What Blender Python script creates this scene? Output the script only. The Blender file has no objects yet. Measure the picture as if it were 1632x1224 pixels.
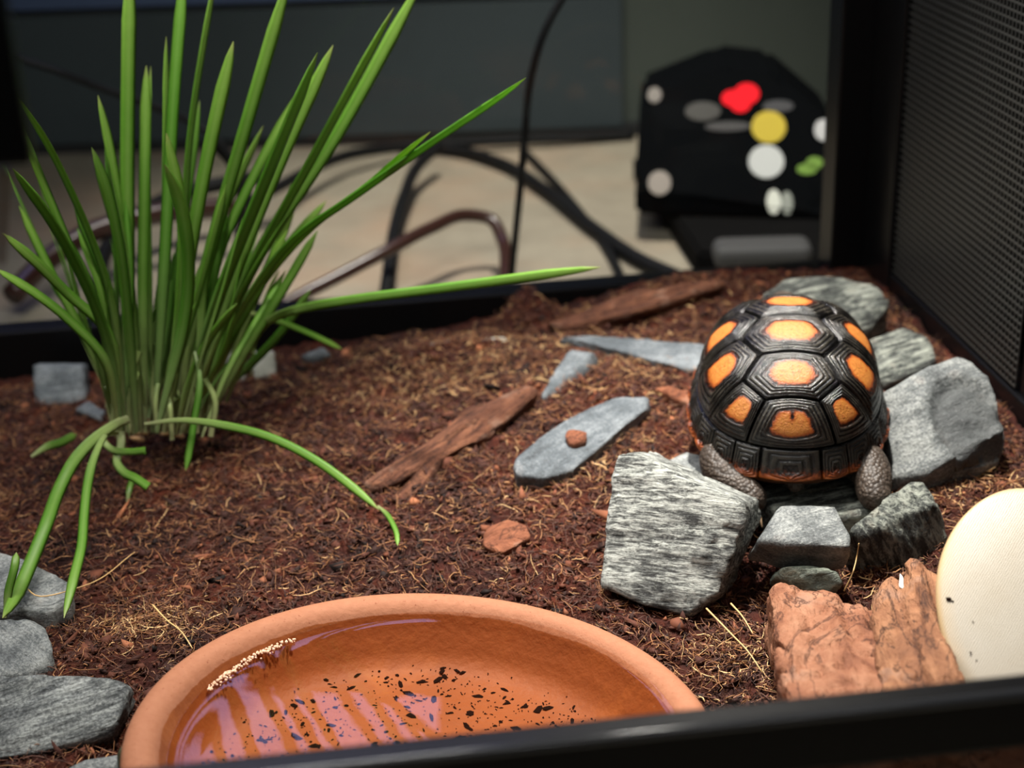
import bpy, bmesh, math, random
import numpy as np
from mathutils import Vector, Matrix
random.seed(7); RNG = np.random.default_rng(11)
SC = bpy.context.scene; COL = SC.collection

# ------------------------------------------------------------------ camera
F_PX = 2450.0; CAM = np.array([0, 0, .33])
def cam_rows(p, r, yaw):
    p, r, yaw = np.radians([p, r, yaw])
    fw = np.array([np.sin(yaw)*np.cos(p), np.cos(yaw)*np.cos(p), -np.sin(p)])
    rt = np.array([np.cos(yaw), -np.sin(yaw), 0]); dn = np.cross(fw, rt)
    c, s = np.cos(r), np.sin(r)
    return np.array([c*rt+s*dn, -s*rt+c*dn, fw])
ROWS = cam_rows(24, 2.4, 6)
cd = bpy.data.cameras.new('camera'); co = bpy.data.objects.new('camera', cd); COL.objects.link(co)
M = Matrix.Identity(4)
for i in range(3):
    M[i][0] = ROWS[0][i]; M[i][1] = -ROWS[1][i]; M[i][2] = -ROWS[2][i]; M[i][3] = CAM[i]
co.matrix_world = M
cd.sensor_width = 36; cd.lens = F_PX/1632*36; cd.clip_start = .01; cd.clip_end = 50
cd.dof.use_dof = True; cd.dof.focus_distance = .585; cd.dof.aperture_fstop = 9.0
SC.camera = co

# ------------------------------------------------------------------ world, lights, exposure
w = bpy.data.worlds.new('world'); SC.world = w; w.use_nodes = True
w.node_tree.nodes['Background'].inputs[0].default_value = (.72, .78, .9, 1)
w.node_tree.nodes['Background'].inputs[1].default_value = .035
def light(name, kind, loc, target, energy, color, **kw):
    d = bpy.data.lights.new(name, kind); d.energy = energy; d.color = color
    for k, v in kw.items(): setattr(d, k, v)
    o = bpy.data.objects.new(name, d); COL.objects.link(o); o.location = loc
    o.rotation_euler = (Vector(target)-Vector(loc)).to_track_quat('-Z', 'Y').to_euler()
    return o
light('basking_lamp', 'SPOT', (.16, .69, .60), (.165, .56, 0), 43, (1, .95, .87), spot_size=math.radians(62), spot_blend=.95, shadow_soft_size=.016)
light('grass_fill_light', 'AREA', (-.12, .52, .50), (-.12, .66, 0.05), 3.1, (1, .97, .92), shape='RECTANGLE', size=.32, size_y=.06)  # unseen fill light, added to brighten the grass side
light('room_lamp', 'SPOT', (.16, 1.0, 1.25), (.19, 1.19, -.07), 80, (1, .94, .85), spot_size=math.radians(40), spot_blend=.8, shadow_soft_size=.05)
light('ceiling_tube', 'AREA', (.1, -.45, 1.15), (.1, .4, .1), 1.6, (1, .98, .95), shape='RECTANGLE', size=.9, size_y=.04)
vs = SC.view_settings; vs.view_transform = 'Standard'; vs.look = 'None'; vs.gamma = 1; vs.use_curve_mapping = False
vs.exposure = 0.0
SC.cycles.use_denoising = True
SC.cycles.transparent_max_bounces = 16

# ------------------------------------------------------------------ helpers
def ray(x, y): return np.array([(x-816)/F_PX, (y-612)/F_PX, 1.]) @ ROWS
def at(x, y, z):
    d = ray(x, y); return CAM + d*((z-CAM[2])/d[2])
def aty(x, y, Y):
    d = ray(x, y); return CAM + d*(Y/d[1])
def atplane(x, y, p0, n):
    d = ray(x, y); return CAM + d*(np.dot(np.array(p0)-CAM, n)/np.dot(d, n))

def hash3(i, j, k, s):
    h = (i.astype(np.int64)*374761393 + j.astype(np.int64)*668265263 + k.astype(np.int64)*2147483647 + s*1274126177) & 0xffffffff
    h = ((h ^ (h >> 13))*1274126177) & 0xffffffff
    h = ((h ^ (h >> 16))*2246822519) & 0xffffffff
    return ((h ^ (h >> 15)) & 0xffffff)/float(0xffffff)
def vnoise(P, s=0):
    P = np.asarray(P, float); f = np.floor(P); t = P-f; t = t*t*(3-2*t); i = f.astype(np.int64)
    out = 0
    for a in (0, 1):
        for b in (0, 1):
            for c in (0, 1):
                wgt = (t[:, 0] if a else 1-t[:, 0])*(t[:, 1] if b else 1-t[:, 1])*(t[:, 2] if c else 1-t[:, 2])
                out = out + wgt*hash3(i[:, 0]+a, i[:, 1]+b, i[:, 2]+c, s)
    return out*2-1
def fbm(P, oct=4, s=0):
    P = np.asarray(P, float); r = 0; a = 1
    for o in range(oct):
        r = r + a*vnoise(P*(2**o)+o*17.3, s+o); a *= .5
    return r/1.9

def smoothstep(a, b, x):
    t = np.clip((x-a)/(b-a), 0, 1); return t*t*(3-2*t)

def link(name, me, mat=None, parent=None, smooth=True):
    o = bpy.data.objects.new(name, me); COL.objects.link(o)
    if mat is not None and not me.materials: me.materials.append(mat)
    if smooth and len(me.polygons): me.polygons.foreach_set('use_smooth', np.ones(len(me.polygons), bool))
    if parent is not None: o.parent = parent
    return o
def mesh_np(name, V, F, attrs=None):
    me = bpy.data.meshes.new(name); V = np.asarray(V, np.float32); F = np.asarray(F, np.int32)
    n = F.shape[1]
    me.vertices.add(len(V)); me.vertices.foreach_set('co', V.ravel())
    me.loops.add(F.size); me.loops.foreach_set('vertex_index', F.ravel())
    me.polygons.add(len(F)); me.polygons.foreach_set('loop_start', np.arange(0, F.size, n, dtype=np.int32))
    me.update(calc_edges=True); me.validate()
    for k, a in (attrs or {}).items(): add_attr(me, k, a)
    return me
def add_attr(me, k, a):
    at_ = me.attributes.new(k, 'FLOAT', 'POINT'); at_.data.foreach_set('value', np.asarray(a, np.float32))
def from_bm(name, bm):
    me = bpy.data.meshes.new(name); bm.to_mesh(me); bm.free(); return me
def tag(o, label, cat=None, group=None, kind=None):
    if label: o['label'] = label
    if cat: o['category'] = cat
    if group: o['group'] = group
    if kind: o['kind'] = kind
    return o
def empty(name, loc, rotz=0):
    o = bpy.data.objects.new(name, None); COL.objects.link(o); o.location = loc; o.rotation_euler = (0, 0, rotz)
    o.empty_display_size = .02
    return o
def box_bm(bm, lo, hi, bevel=0, seg=2):
    lo = Vector(lo); hi = Vector(hi)
    r = bmesh.ops.create_cube(bm, size=1, matrix=Matrix.Translation((lo+hi)/2) @ Matrix.Diagonal((*(hi-lo), 1)))
    if bevel:
        es = list({e for v in r['verts'] for e in v.link_edges})
        bmesh.ops.bevel(bm, geom=es, offset=bevel, segments=seg, affect='EDGES', profile=.5)
def box(name, lo, hi, mat, parent=None, bevel=0, seg=2):
    bm = bmesh.new(); box_bm(bm, lo, hi, bevel, seg); return link(name, from_bm(name, bm), mat, parent, smooth=False)
def spline(P, n):
    P = np.asarray(P, float)
    if len(P) == 2: return P[0]+(P[1]-P[0])*np.linspace(0, 1, n)[:, None]
    d = np.r_[0, np.cumsum(np.linalg.norm(np.diff(P, axis=0), axis=1)+1e-9)]; d /= d[-1]
    T = np.gradient(P, d, axis=0, edge_order=1)
    out = []
    for u in np.linspace(0, 1, n):
        i = min(np.searchsorted(d, u, side='right')-1, len(P)-2); h = d[i+1]-d[i]; t = (u-d[i])/h
        out.append((2*t**3-3*t**2+1)*P[i]+(t**3-2*t**2+t)*h*T[i]+(-2*t**3+3*t**2)*P[i+1]+(t**3-t**2)*h*T[i+1])
    return np.array(out)
def frames(Q):
    T = np.gradient(Q, axis=0); T /= np.linalg.norm(T, axis=1)[:, None]+1e-12
    up = np.array([0, 0, 1.]); N = []
    n = np.cross(T[0], up)
    if np.linalg.norm(n) < .05: n = np.cross(T[0], [0, 1., 0])
    n /= np.linalg.norm(n)
    for t in T:
        n = n-t*np.dot(n, t); n /= np.linalg.norm(n)+1e-12; N.append(n)
    N = np.array(N); return T, N, np.cross(T, N)
def tube_geo(P, r, n=60, sides=10):
    Q = spline(P, n); T, N, B = frames(Q); a = np.linspace(0, 2*np.pi, sides, endpoint=False)
    rr = np.broadcast_to(np.asarray(r, float), (n,))[:, None, None]
    V = Q[:, None]+rr*(np.cos(a)[None, :, None]*N[:, None]+np.sin(a)[None, :, None]*B[:, None])
    F = grid_faces(n, sides, wrap=True)
    V = np.concatenate([V.reshape(-1, 3), Q[:1], Q[-1:]])
    i0, i1 = n*sides, n*sides+1
    caps = [[i0, (k+1) % sides, k, k] for k in range(sides)]+[[i1, (n-1)*sides+k, (n-1)*sides+(k+1) % sides, (n-1)*sides+(k+1) % sides] for k in range(sides)]
    return V, F, caps
def tube(name, P, r, mat, parent=None, n=60, sides=10):
    V, F, caps = tube_geo(P, r, n, sides)
    me = bpy.data.meshes.new(name)
    me.from_pydata(V.tolist(), [], F.tolist()+[c[:3] for c in caps]); me.update()
    return link(name, me, mat, parent)
def grid_faces(n, m, wrap=False):
    i = np.arange(n-1)[:, None]; j = np.arange(m if wrap else m-1)[None]
    j2 = (j+1) % m
    return np.stack([i*m+j, i*m+j2, (i+1)*m+j2, (i+1)*m+j], -1).reshape(-1, 4)
def lathe(prof, seg=96):
    """closed polar grid from (r, z) profile, first and last may be on the axis"""
    prof = np.asarray(prof, float); a = np.linspace(0, 2*np.pi, seg, endpoint=False)
    V = np.stack([prof[:, 0, None]*np.cos(a), prof[:, 0, None]*np.sin(a), np.repeat(prof[:, 1, None], seg, 1)], -1).reshape(-1, 3)
    return V, grid_faces(len(prof), seg, True)[:, ::-1]

# ------------------------------------------------------------------ materials
class NT:
    def __init__(s, name):
        s.m = bpy.data.materials.new(name); s.m.use_nodes = True; s.t = s.m.node_tree; s.t.nodes.clear()
        s.out = s.n('ShaderNodeOutputMaterial')
    def n(s, kind, **kw):
        x = s.t.nodes.new(kind)
        for k, v in kw.items(): setattr(x, k, v)
        return x
    def l(s, a, b): s.t.links.new(a, b)
    def setv(s, sock, v):
        if hasattr(v, 'is_output') or isinstance(v, bpy.types.NodeSocket): s.l(v, sock)
        else: sock.default_value = v
    def coord(s, which='Object', scale=(1, 1, 1), rot=(0, 0, 0)):
        c = s.n('ShaderNodeTexCoord'); m = s.n('ShaderNodeMapping'); m.inputs['Scale'].default_value = scale; m.inputs['Rotation'].default_value = rot
        s.l(c.outputs[which], m.inputs['Vector']); return m.outputs[0]
    def noise(s, vec, scale, detail=4, rough=.55, dist=0):
        x = s.n('ShaderNodeTexNoise'); x.inputs['Scale'].default_value = scale; x.inputs['Detail'].default_value = detail
        x.inputs['Roughness'].default_value = rough; x.inputs['Distortion'].default_value = dist
        if vec is not None: s.l(vec, x.inputs['Vector'])
        return x.outputs['Fac']
    def ramp(s, fac, stops, interp='LINEAR'):
        r = s.n('ShaderNodeValToRGB'); cr = r.color_ramp; cr.interpolation = interp
        while len(cr.elements) < len(stops): cr.elements.new(.5)
        for e, (p, c) in zip(cr.elements, stops): e.position = p; e.color = (*c, 1) if len(c) == 3 else c
        s.l(fac, r.inputs[0]); return r.outputs[0]
    def mix(s, fac, a, b, mode='MIX'):
        x = s.n('ShaderNodeMix', data_type='RGBA', blend_type=mode)
        s.setv(x.inputs[0], fac); s.setv(x.inputs[6], a); s.setv(x.inputs[7], b); return x.outputs[2]
    def math(s, op, a, b=0.0, c=None):
        x = s.n('ShaderNodeMath', operation=op); s.setv(x.inputs[0], a); s.setv(x.inputs[1], b)
        if c is not None: s.setv(x.inputs[2], c)
        return x.outputs[0]
    def attr(s, name):
        a = s.n('ShaderNodeAttribute'); a.attribute_name = name; return a.outputs['Fac']
    def bump(s, h, dist, strength=1, prev=None):
        b = s.n('ShaderNodeBump'); b.inputs['Distance'].default_value = dist; b.inputs['Strength'].default_value = strength
        s.l(h, b.inputs['Height'])
        if prev is not None: s.l(prev, b.inputs['Normal'])
        return b.outputs[0]
    def bsdf(s, color, rough=.5, normal=None, **kw):
        b = s.n('ShaderNodeBsdfPrincipled'); s.setv(b.inputs['Base Color'], color if not isinstance(color, tuple) else (*color, 1)); s.setv(b.inputs['Roughness'], rough)
        if normal is not None: s.l(normal, b.inputs['Normal'])
        for k, v in kw.items(): s.setv(b.inputs[k.replace('_', ' ')], v)
        s.l(b.outputs[0], s.out.inputs[0]); return b
C4 = lambda r, g, b: (r, g, b, 1)
def srgb(r, g, b):
    f = lambda c: c/255/12.92 if c/255 <= .04045 else ((c/255+.055)/1.055)**2.4
    return (f(r), f(g), f(b))

def m_coir():
    s = NT('coir'); v = s.coord()
    n1 = s.noise(v, 90, 5, .65); n2 = s.noise(v, 420, 4, .6); n3 = s.noise(v, 11, 3)
    c = s.ramp(n1, [(.25, srgb(28, 15, 11)), (.48, srgb(66, 37, 27)), (.62, srgb(104, 62, 43)), (.8, srgb(150, 98, 68))])
    c = s.mix(s.math('MULTIPLY', n2, .8), c, C4(*srgb(70, 30, 18)))
    c2 = s.ramp(s.attr('tone'), [(0, srgb(70, 38, 28)), (.5, srgb(200, 150, 120)), (1, srgb(255, 205, 160))])
    c = s.mix(1.0, c, c2, 'MULTIPLY'); c = s.mix(1.0, c, C4(.92, .90, .90), 'MULTIPLY')
    s.bsdf(c, .85, s.bump(s.math('ADD', n1, s.math('MULTIPLY', n2, .6)), .0035, 1), Specular_IOR_Level=.25); return s.m
def m_crumb():
    s = NT('coir_crumb'); t = s.attr('tone')
    c = s.ramp(t, [(0, srgb(24, 12, 9)), (.4, srgb(64, 33, 24)), (.75, srgb(106, 60, 41)), (1, srgb(168, 106, 72))])
    s.bsdf(c, .8, Specular_IOR_Level=.3); return s.m
def m_fibre():
    s = NT('coir_fibre'); t = s.attr('tone')
    c = s.ramp(t, [(0, srgb(52, 26, 16)), (.5, srgb(98, 56, 35)), (.8, srgb(164, 112, 68)), (1, srgb(222, 184, 130))])
    s.bsdf(c, .6); return s.m
def m_slate(name, dark, mid, lite, streak=1.0, fine=1.0, warm=.15, scale=1.0):
    s = NT(name)
    v = s.coord(scale=(1, 5.5, 5.5)); v0 = s.coord()
    n1 = s.noise(v, 62*scale, 6, .7, .35); n2 = s.noise(v0, 38, 5, .6); n3 = s.noise(v0, 900, 3, .7)
    a = s.math('ADD', s.math('MULTIPLY', n1, streak), s.math('MULTIPLY', n2, 1-.55*streak))
    a = s.math('ADD', a, s.math('MULTIPLY', s.math('SUBTRACT', n3, .5), .35*fine))
    a = s.math('SUBTRACT', a, .225*streak)
    c = s.ramp(a, [(.36 if streak > .9 else .30, dark), (.46, mid), (.56 if streak > .9 else .60, lite), (.68 if streak > .9 else .74, tuple(min(1, x*1.45) for x in lite))])
    wm = s.ramp(s.noise(v0, 70, 4, .6), [(.60, (0, 0, 0)), (.75, (1, 1, 1))])
    c = s.mix(s.math('MULTIPLY', wm, warm), c, C4(*srgb(150, 105, 72)))
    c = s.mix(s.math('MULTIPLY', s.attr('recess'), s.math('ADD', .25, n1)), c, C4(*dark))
    b = s.bump(n1, .0034*streak+.0002, 1); b = s.bump(n3, .0004, .8, b); b = s.bump(n2, .003, .6, b)
    r = s.ramp(n3, [(.5, (.62,)*3), (.72, (.3,)*3)])
    s.bsdf(c, r, b, Specular_IOR_Level=.5); return s.m
def m_bark(name, a, b_, c_, stretch=(1, 4, 4), sc=60):
    s = NT(name); v = s.coord(scale=stretch); v0 = s.coord()
    n1 = s.noise(v, sc, 6, .65, .6); n2 = s.noise(v0, 45, 4, .6); n3 = s.noise(v0, 400, 4, .6)
    c = s.ramp(s.math('ADD', s.math('MULTIPLY', n1, .7), s.math('MULTIPLY', n2, .3)), [(.32, a), (.46, b_), (.6, c_), (.75, tuple(x*1.3 for x in c_))])
    c = s.mix(s.ramp(n2, [(.55, (0, 0, 0)), (.62, (.55,)*3)]), c, C4(*srgb(150, 118, 100)))
    ck = s.noise(v, sc*.55, 5, .6, 1.2); ck = s.math('ABSOLUTE', s.math('SUBTRACT', ck, .5))
    c = s.mix(s.ramp(ck, [(.0, (.85,)*3), (.022, (0, 0, 0))]), c, C4(*[x*.25 for x in a]))
    c = s.mix(s.math('MULTIPLY', n3, .45), c, C4(*a))
    s.bsdf(c, .8, s.bump(n3, .0008, 1, s.bump(n1, .003, 1)), Specular_IOR_Level=.3); return s.m
def m_plain(name, col, rough=.5, spec=.5, bump=None, **kw):
    s = NT(name); nb = None
    v = s.coord(); n = s.noise(v, bump[0] if bump else 60, 4)
    c = s.mix(s.math('MULTIPLY', n, .35), C4(*col), C4(*[x*.7 for x in col]))
    if bump: nb = s.bump(n, bump[1], 1)
    s.bsdf(c, rough, nb, Specular_IOR_Level=spec, **kw); return s.m
def m_terracotta():
    s = NT('terracotta'); v = s.coord(); n1 = s.noise(v, 40, 4); n2 = s.noise(v, 300, 4); n3 = s.noise(v, 25, 5, .65)
    dry = s.mix(n2, C4(*srgb(146, 94, 68)), C4(*srgb(164, 112, 84)))
    dry = s.mix(s.ramp(s.noise(v, 700, 2), [(.66, (0, 0, 0)), (.74, (.7,)*3)]), dry, C4(*srgb(120, 62, 40)))
    wet = s.mix(n1, C4(*srgb(118, 62, 29)), C4(*srgb(140, 76, 35)))
    wet = s.mix(s.ramp(n3, [(.52, (0, 0, 0)), (.66, (.5,)*3)]), wet, C4(*srgb(158, 92, 44)))
    wm = s.math('ADD', s.attr('wet'), s.math('MULTIPLY', s.math('SUBTRACT', n3, .5), .9))
    m = s.ramp(wm, [(.47, (0, 0, 0)), (.53, (1, 1, 1))])
    c = s.mix(m, dry, wet); r = s.ramp(m, [(0, (.72,)*3), (1, (.6,)*3)])
    s.bsdf(c, r, s.bump(n2, .0006, .7), Specular_IOR_Level=.2); return s.m
def m_clear(name, tint, ior, rough=0.0):
    s = NT(name); fr = s.n('ShaderNodeFresnel'); fr.inputs[0].default_value = ior
    t = s.n('ShaderNodeBsdfTransparent'); t.inputs[0].default_value = (*tint, 1)
    g = s.n('ShaderNodeBsdfGlossy'); g.inputs['Roughness'].default_value = rough; g.inputs[0].default_value = (1, 1, 1, 1)
    x = s.n('ShaderNodeMixShader'); s.l(fr.outputs[0], x.inputs[0]); s.l(t.outputs[0], x.inputs[1]); s.l(g.outputs[0], x.inputs[2]); s.l(x.outputs[0], s.out.inputs[0])
    return s.m, s, g, fr
def m_grass(name='grass_blade', tint=(1, 1, 1)):
    s = NT(name); h = s.attr('along'); v = s.coord()
    n = s.noise(v, 160, 3)
    g = lambda r, gg, b: tuple(a*t for a, t in zip(srgb(r, gg, b), tint))
    c = s.ramp(h, [(0, g(205, 205, 160)), (.20, g(170, 190, 118)), (.42, g(112, 160, 60)), (.7, g(112, 168, 56)), (.96, g(152, 196, 84)), (1, g(190, 195, 120))])
    c = s.mix(s.math('MULTIPLY', n, .4), c, C4(*g(76, 126, 36)))
    c = s.mix(s.math('MULTIPLY', s.attr('rib'), .25), c, C4(*g(190, 220, 130)))
    b = s.bsdf(c, .38, Specular_IOR_Level=.45)
    tr = s.n('ShaderNodeBsdfTranslucent'); s.l(c, tr.inputs[0]); x = s.n('ShaderNodeMixShader'); x.inputs[0].default_value = .5
    s.l(b.outputs[0], x.inputs[1]); s.l(tr.outputs[0], x.inputs[2]); s.l(x.outputs[0], s.out.inputs[0]); return s.m
def m_scute():
    s = NT('shell_scute'); a = s.attr('areola'); h = s.attr('ridge'); v = s.coord()
    n1 = s.noise(v, 650, 4, .7); n2 = s.noise(v, 130, 4, .6); n3 = s.noise(v, 1500, 2, .6)
    ar = s.math('ADD', a, s.math('MULTIPLY', s.math('SUBTRACT', n1, .5), .75))
    c = s.ramp(ar, [(.32, srgb(10, 9, 9)), (.45, srgb(40, 18, 11)), (.60, srgb(138, 64, 24)), (.80, srgb(164, 92, 31)), (1, srgb(184, 120, 52))])
    c = s.mix(s.math('MULTIPLY', s.ramp(n1, [(.46, (0, 0, 0)), (.60, (1, 1, 1))]), s.math('MULTIPLY', a, .6)), c, C4(*srgb(158, 74, 28)))
    wear = s.math('MULTIPLY', s.ramp(s.math('ADD', s.math('MULTIPLY', h, .45), s.math('MULTIPLY', n2, .65)), [(.62, (0, 0, 0)), (.92, (1, 1, 1))]), s.math('SUBTRACT', 1.0, s.ramp(ar, [(.3, (0, 0, 0)), (.5, (1, 1, 1))])))
    c = s.mix(s.math('MULTIPLY', wear, .24), c, C4(*srgb(128, 120, 106)))
    rg = s.math('ADD', s.ramp(n2, [(.3, (.13,)*3), (.7, (.30,)*3)]), s.math('MULTIPLY', a, .25))
    s.bsdf(c, rg, s.bump(n3, .00025, .8, s.bump(n1, .0005, .8)), Specular_IOR_Level=.55); return s.m
def m_skin():
    s = NT('tortoise_skin'); v = s.coord(); vo = s.n('ShaderNodeTexVoronoi'); vo.inputs['Scale'].default_value = 620; s.l(v, vo.inputs['Vector'])
    n = s.noise(v, 120, 4)
    c = s.mix(n, C4(*srgb(46, 38, 32)), C4(*srgb(84, 70, 58))); c = s.mix(s.ramp(vo.outputs['Distance'], [(.25, (0, 0, 0)), (.7, (.5,)*3)]), c, C4(*srgb(34, 28, 24)))
    inv = s.math('SUBTRACT', 1.0, vo.outputs['Distance'])
    s.bsdf(c, .55, s.bump(inv, .0006, 1)); return s.m
def m_emit(name, col, st):
    s = NT(name); e = s.n('ShaderNodeEmission'); e.inputs[0].default_value = (*col, 1); e.inputs[1].default_value = st; s.l(e.outputs[0], s.out.inputs[0]); return s.m

MT = {}
MT['coir'] = m_coir(); MT['crumb'] = m_crumb(); MT['fibre'] = m_fibre()
MT['slate_streak'] = m_slate('slate_streaked', srgb(30, 31, 31), srgb(112, 115, 111), srgb(186, 189, 182), 1.05, .6, .0, 2.0)
MT['slate_grey'] = m_slate('slate_grey', srgb(50, 53, 54), srgb(94, 98, 98), srgb(142, 145, 142), .35, 1.5, .12)
MT['slate_blue'] = m_slate('slate_bluish', srgb(54, 59, 63), srgb(84, 91, 96), srgb(122, 128, 132), .35, 1.4, .1)
MT['slate_dark'] = m_slate('slate_dark', srgb(34, 36, 34), srgb(76, 80, 76), srgb(140, 144, 134), 1.0, .8, .2)
MT['slate_mid'] = m_slate('slate_sparkling', srgb(46, 49, 50), srgb(104, 108, 108), srgb(164, 168, 165), .75, 1.6, .05, 1.3)
MT['slate_green'] = m_slate('slate_greenish', srgb(60, 66, 58), srgb(98, 106, 94), srgb(150, 156, 140), .7, .8, .2)
MT['pale_stone'] = m_slate('pale_stone', srgb(140, 142, 132), srgb(170, 172, 160), srgb(190, 190, 178), .2, .6, .1)
MT['bark_strip'] = m_bark('bark_fibrous', srgb(48, 28, 19), srgb(98, 58, 40), srgb(136, 88, 62), (1, 9, 9), 42)
MT['bark'] = m_bark('bark_chunk', srgb(84, 44, 28), srgb(140, 92, 66), srgb(168, 122, 94), (1, 1.6, 1.6), 40)
MT['bark_layer'] = m_bark('bark_layered', srgb(72, 42, 28), srgb(134, 90, 62), srgb(168, 120, 86), (1, 4, 4), 30)
MT['bark_red'] = m_bark('bark_red', srgb(84, 46, 30), srgb(128, 76, 52), srgb(156, 98, 68), (1, 2, 2), 60)
MT['terracotta'] = m_terracotta()
MT['glass'], *_ = m_clear('glass_pane', (.95, .96, .96), 1.12)
MT['water'], ws, wg, wf = m_clear('still_water', (.97, .93, .88), 1.36)
wn = ws.bump(ws.noise(ws.coord(), 30, 2), .0006, .25); ws.l(wn, wg.inputs['Normal']); ws.l(wn, wf.inputs['Normal'])
MT['grass'] = m_grass(); MT['grass_pale'] = m_grass('grass_blade_pale', (.95, .92, .9)); MT['grass_dark'] = m_grass('grass_blade_dark', (.72, .85, .75))
MT['scute'] = m_scute(); MT['skin'] = m_skin()
MT['shell_base'] = m_plain('shell_base', srgb(30, 22, 18), .5)
MT['plastron'] = m_plain('plastron', srgb(86, 52, 30), .5, .4, (120, .0006))
MT['claw'] = m_plain('claw', srgb(120, 98, 74), .4)
MT['black'] = m_plain('black_plastic', srgb(8, 8, 9), .33, .28, (500, .00005))
MT['black_matte'] = m_plain('black_matte', srgb(20, 20, 22), .6, .3)
MT['mesh'] = m_plain('screen_wire', srgb(46, 46, 44), .35, .6)
MT['cable'] = m_plain('cable_rubber', srgb(14, 15, 17), .65, .25)
MT['cable_brown'] = m_plain('cable_brown', srgb(58, 34, 28), .28, .6)
MT['seed'] = m_plain('seed_husk', srgb(205, 160, 110), .6)
MT['white'] = m_plain('white_chip', srgb(235, 232, 222), .6)
MT['speck'] = m_plain('debris', srgb(26, 12, 7), .95, .05)
MT['pebble'] = m_plain('olive_pebble', srgb(58, 60, 40), .3)
MT['bubble'] = m_plain('foam_bubble', srgb(230, 190, 160), .1)

def m_floor():
    s = NT('floor_stone'); v = s.coord(); n = s.noise(v, 22, 5, .6); n2 = s.noise(v, 6, 3)
    c = s.mix(n, C4(*srgb(128, 120, 104)), C4(*srgb(182, 172, 152))); c = s.mix(s.ramp(n2, [(.5, (0, 0, 0)), (.7, (.5,)*3)]), c, C4(*srgb(186, 150, 122)))
    s.bsdf(c, .55, s.bump(n, .001, .5)); return s.m
MT['floor'] = m_floor()
MT['wall'] = m_plain('wall_paint', srgb(82, 89, 83), .85, .1, (20, .001))
MT['cab'] = m_plain('cabinet_lacquer', srgb(66, 75, 78), .7, .15)
MT['cab_blue'] = m_plain('cabinet_blue', srgb(80, 96, 128), .6, .2)
MT['trim'] = m_plain('dark_trim', srgb(34, 36, 38), .6)

# ------------------------------------------------------------------ room
def struct(o, kind='structure'): o['kind'] = kind; return o
FZ = -.07
struct(box('floor', (-1.6, -1.2, FZ-.05), (1.8, 1.75, FZ), MT['floor']))
wd = np.array([.312, -.045]); wd /= np.linalg.norm(wd)            # back wall direction in plan, from its foot line
def wall_piece(name, s0, s1, z0, z1, d0, d1, mat, parent=None, bevel=0):
    o = box(name, (s0, d0, z0), (s1, d1, z1), mat, parent, bevel)
    o.matrix_world = Matrix.Translation((-.03, 1.526, 0)) @ Matrix.Rotation(math.atan2(wd[1], wd[0]), 4, 'Z'); return o
WX0, WX1, WZ0, WZ1 = -.55, .165, .62, .98                                   # window over the back wall, mirrored in the water
struct(wall_piece('wall_back', -1.7, 1.9, FZ, WZ0, .0, .1, MT['wall']))
struct(wall_piece('wall_back', -1.7, 1.9, WZ1, 2.3, .0, .1, MT['wall']))
struct(wall_piece('wall_back', -1.7, WX0, WZ0, WZ1, .0, .1, MT['wall']))
struct(wall_piece('wall_back', WX1, 1.9, WZ0, WZ1, .0, .1, MT['wall']))
wsky = m_emit('window_daylight', srgb(176, 176, 240), 4.0)
wn1 = struct(wall_piece('window_1', WX0, WX1, WZ0, WZ1, .05, .06, wsky))
fr = wall_piece('window_frame', WX0-.03, WX1+.03, WZ0-.03, WZ0, -.012, .06, MT['trim']); mw = fr.matrix_world.copy(); fr.parent = wn1; fr.matrix_parent_inverse = wn1.matrix_world.inverted()
struct(wall_piece('baseboard_back', -1.7, 1.9, FZ, FZ+.012, -.012, .0, MT['trim']))
cab = empty('cabinet', (0, 0, 0)); tag(cab, 'low grey cabinet standing along the rear wall behind the cables', 'cabinet')
wall_piece('plinth', -1.0, .31, FZ+.012, .068, -.02, -.001, MT['cab'], cab)
wall_piece('gap', -1.0, .31, .068, .074, -.012, -.001, MT['trim'], cab)['label'] = 'dark gap line'
wall_piece('drawer_front', -1.0, .31, .074, .26, -.022, -.001, MT['cab_blue'], cab, .002)['label'] = 'bluish drawer front'

# ------------------------------------------------------------------ terrarium frame
XL, XR, YF, YB, ZB, ZT = -.30, .312, .285, .868, -.066, .46
ter = empty('terrarium', (0, .57, ZB)); tag(ter, 'black framed glass and mesh terrarium enclosing the tortoise and the brown coir', 'terrarium')
TI = Matrix.Translation((0, -.57, -ZB))
def tpart(name, lo, hi, mat=MT['black'], bevel=.0012, label=None):
    o = box(name, lo, hi, mat, ter, bevel); o.matrix_parent_inverse = TI
    if label: o['label'] = label
    return o
tpart('base_panel', (XL, YF, ZB), (XR, YB+.012, ZB+.006))
tpart('front_rail', (-.33, .2915, .090), (.36, .3005, .1065), bevel=.0016, label='glossy black rail along the front')
o = tube('highlight_bead', [(-.33, .2922, .1060), (0, .2922, .1060), (.36, .2922, .1060)], .0015, m_plain('bead_gloss', srgb(60, 61, 63), .12, .7), ter, 8, 14); o.matrix_parent_inverse = TI; o['label'] = 'shiny bead added along the front rail to catch a highlight line'  # bead added so the rail edge shows a thin highlight line
tpart('front_pane', (-.31, .2945, ZB), (.33, .2975, .0905), MT['glass'], 0, 'low clear glass below the front rail')
tpart('rear_rail', (XL, YB-.004, ZB), (XR, YB+.014, .003), label='black rail behind the coir')
tpart('rear_pane', (XL, YB+.003, .0), (.292, YB+.006, ZT), MT['glass'], 0, 'clear rear glass')
tpart('corner_post', (.288, YB-.012, -.05), (.331, YB+.012, ZT), label='wide black rear corner post')
tpart('corner_post', (XR-.004, .812, .0), (XR+.016, YB-.012, ZT), label='side face of the wide black corner post')
tpart('corner_post', (XL-.012, YB-.012, ZB), (XL+.02, YB+.012, ZT))
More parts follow.
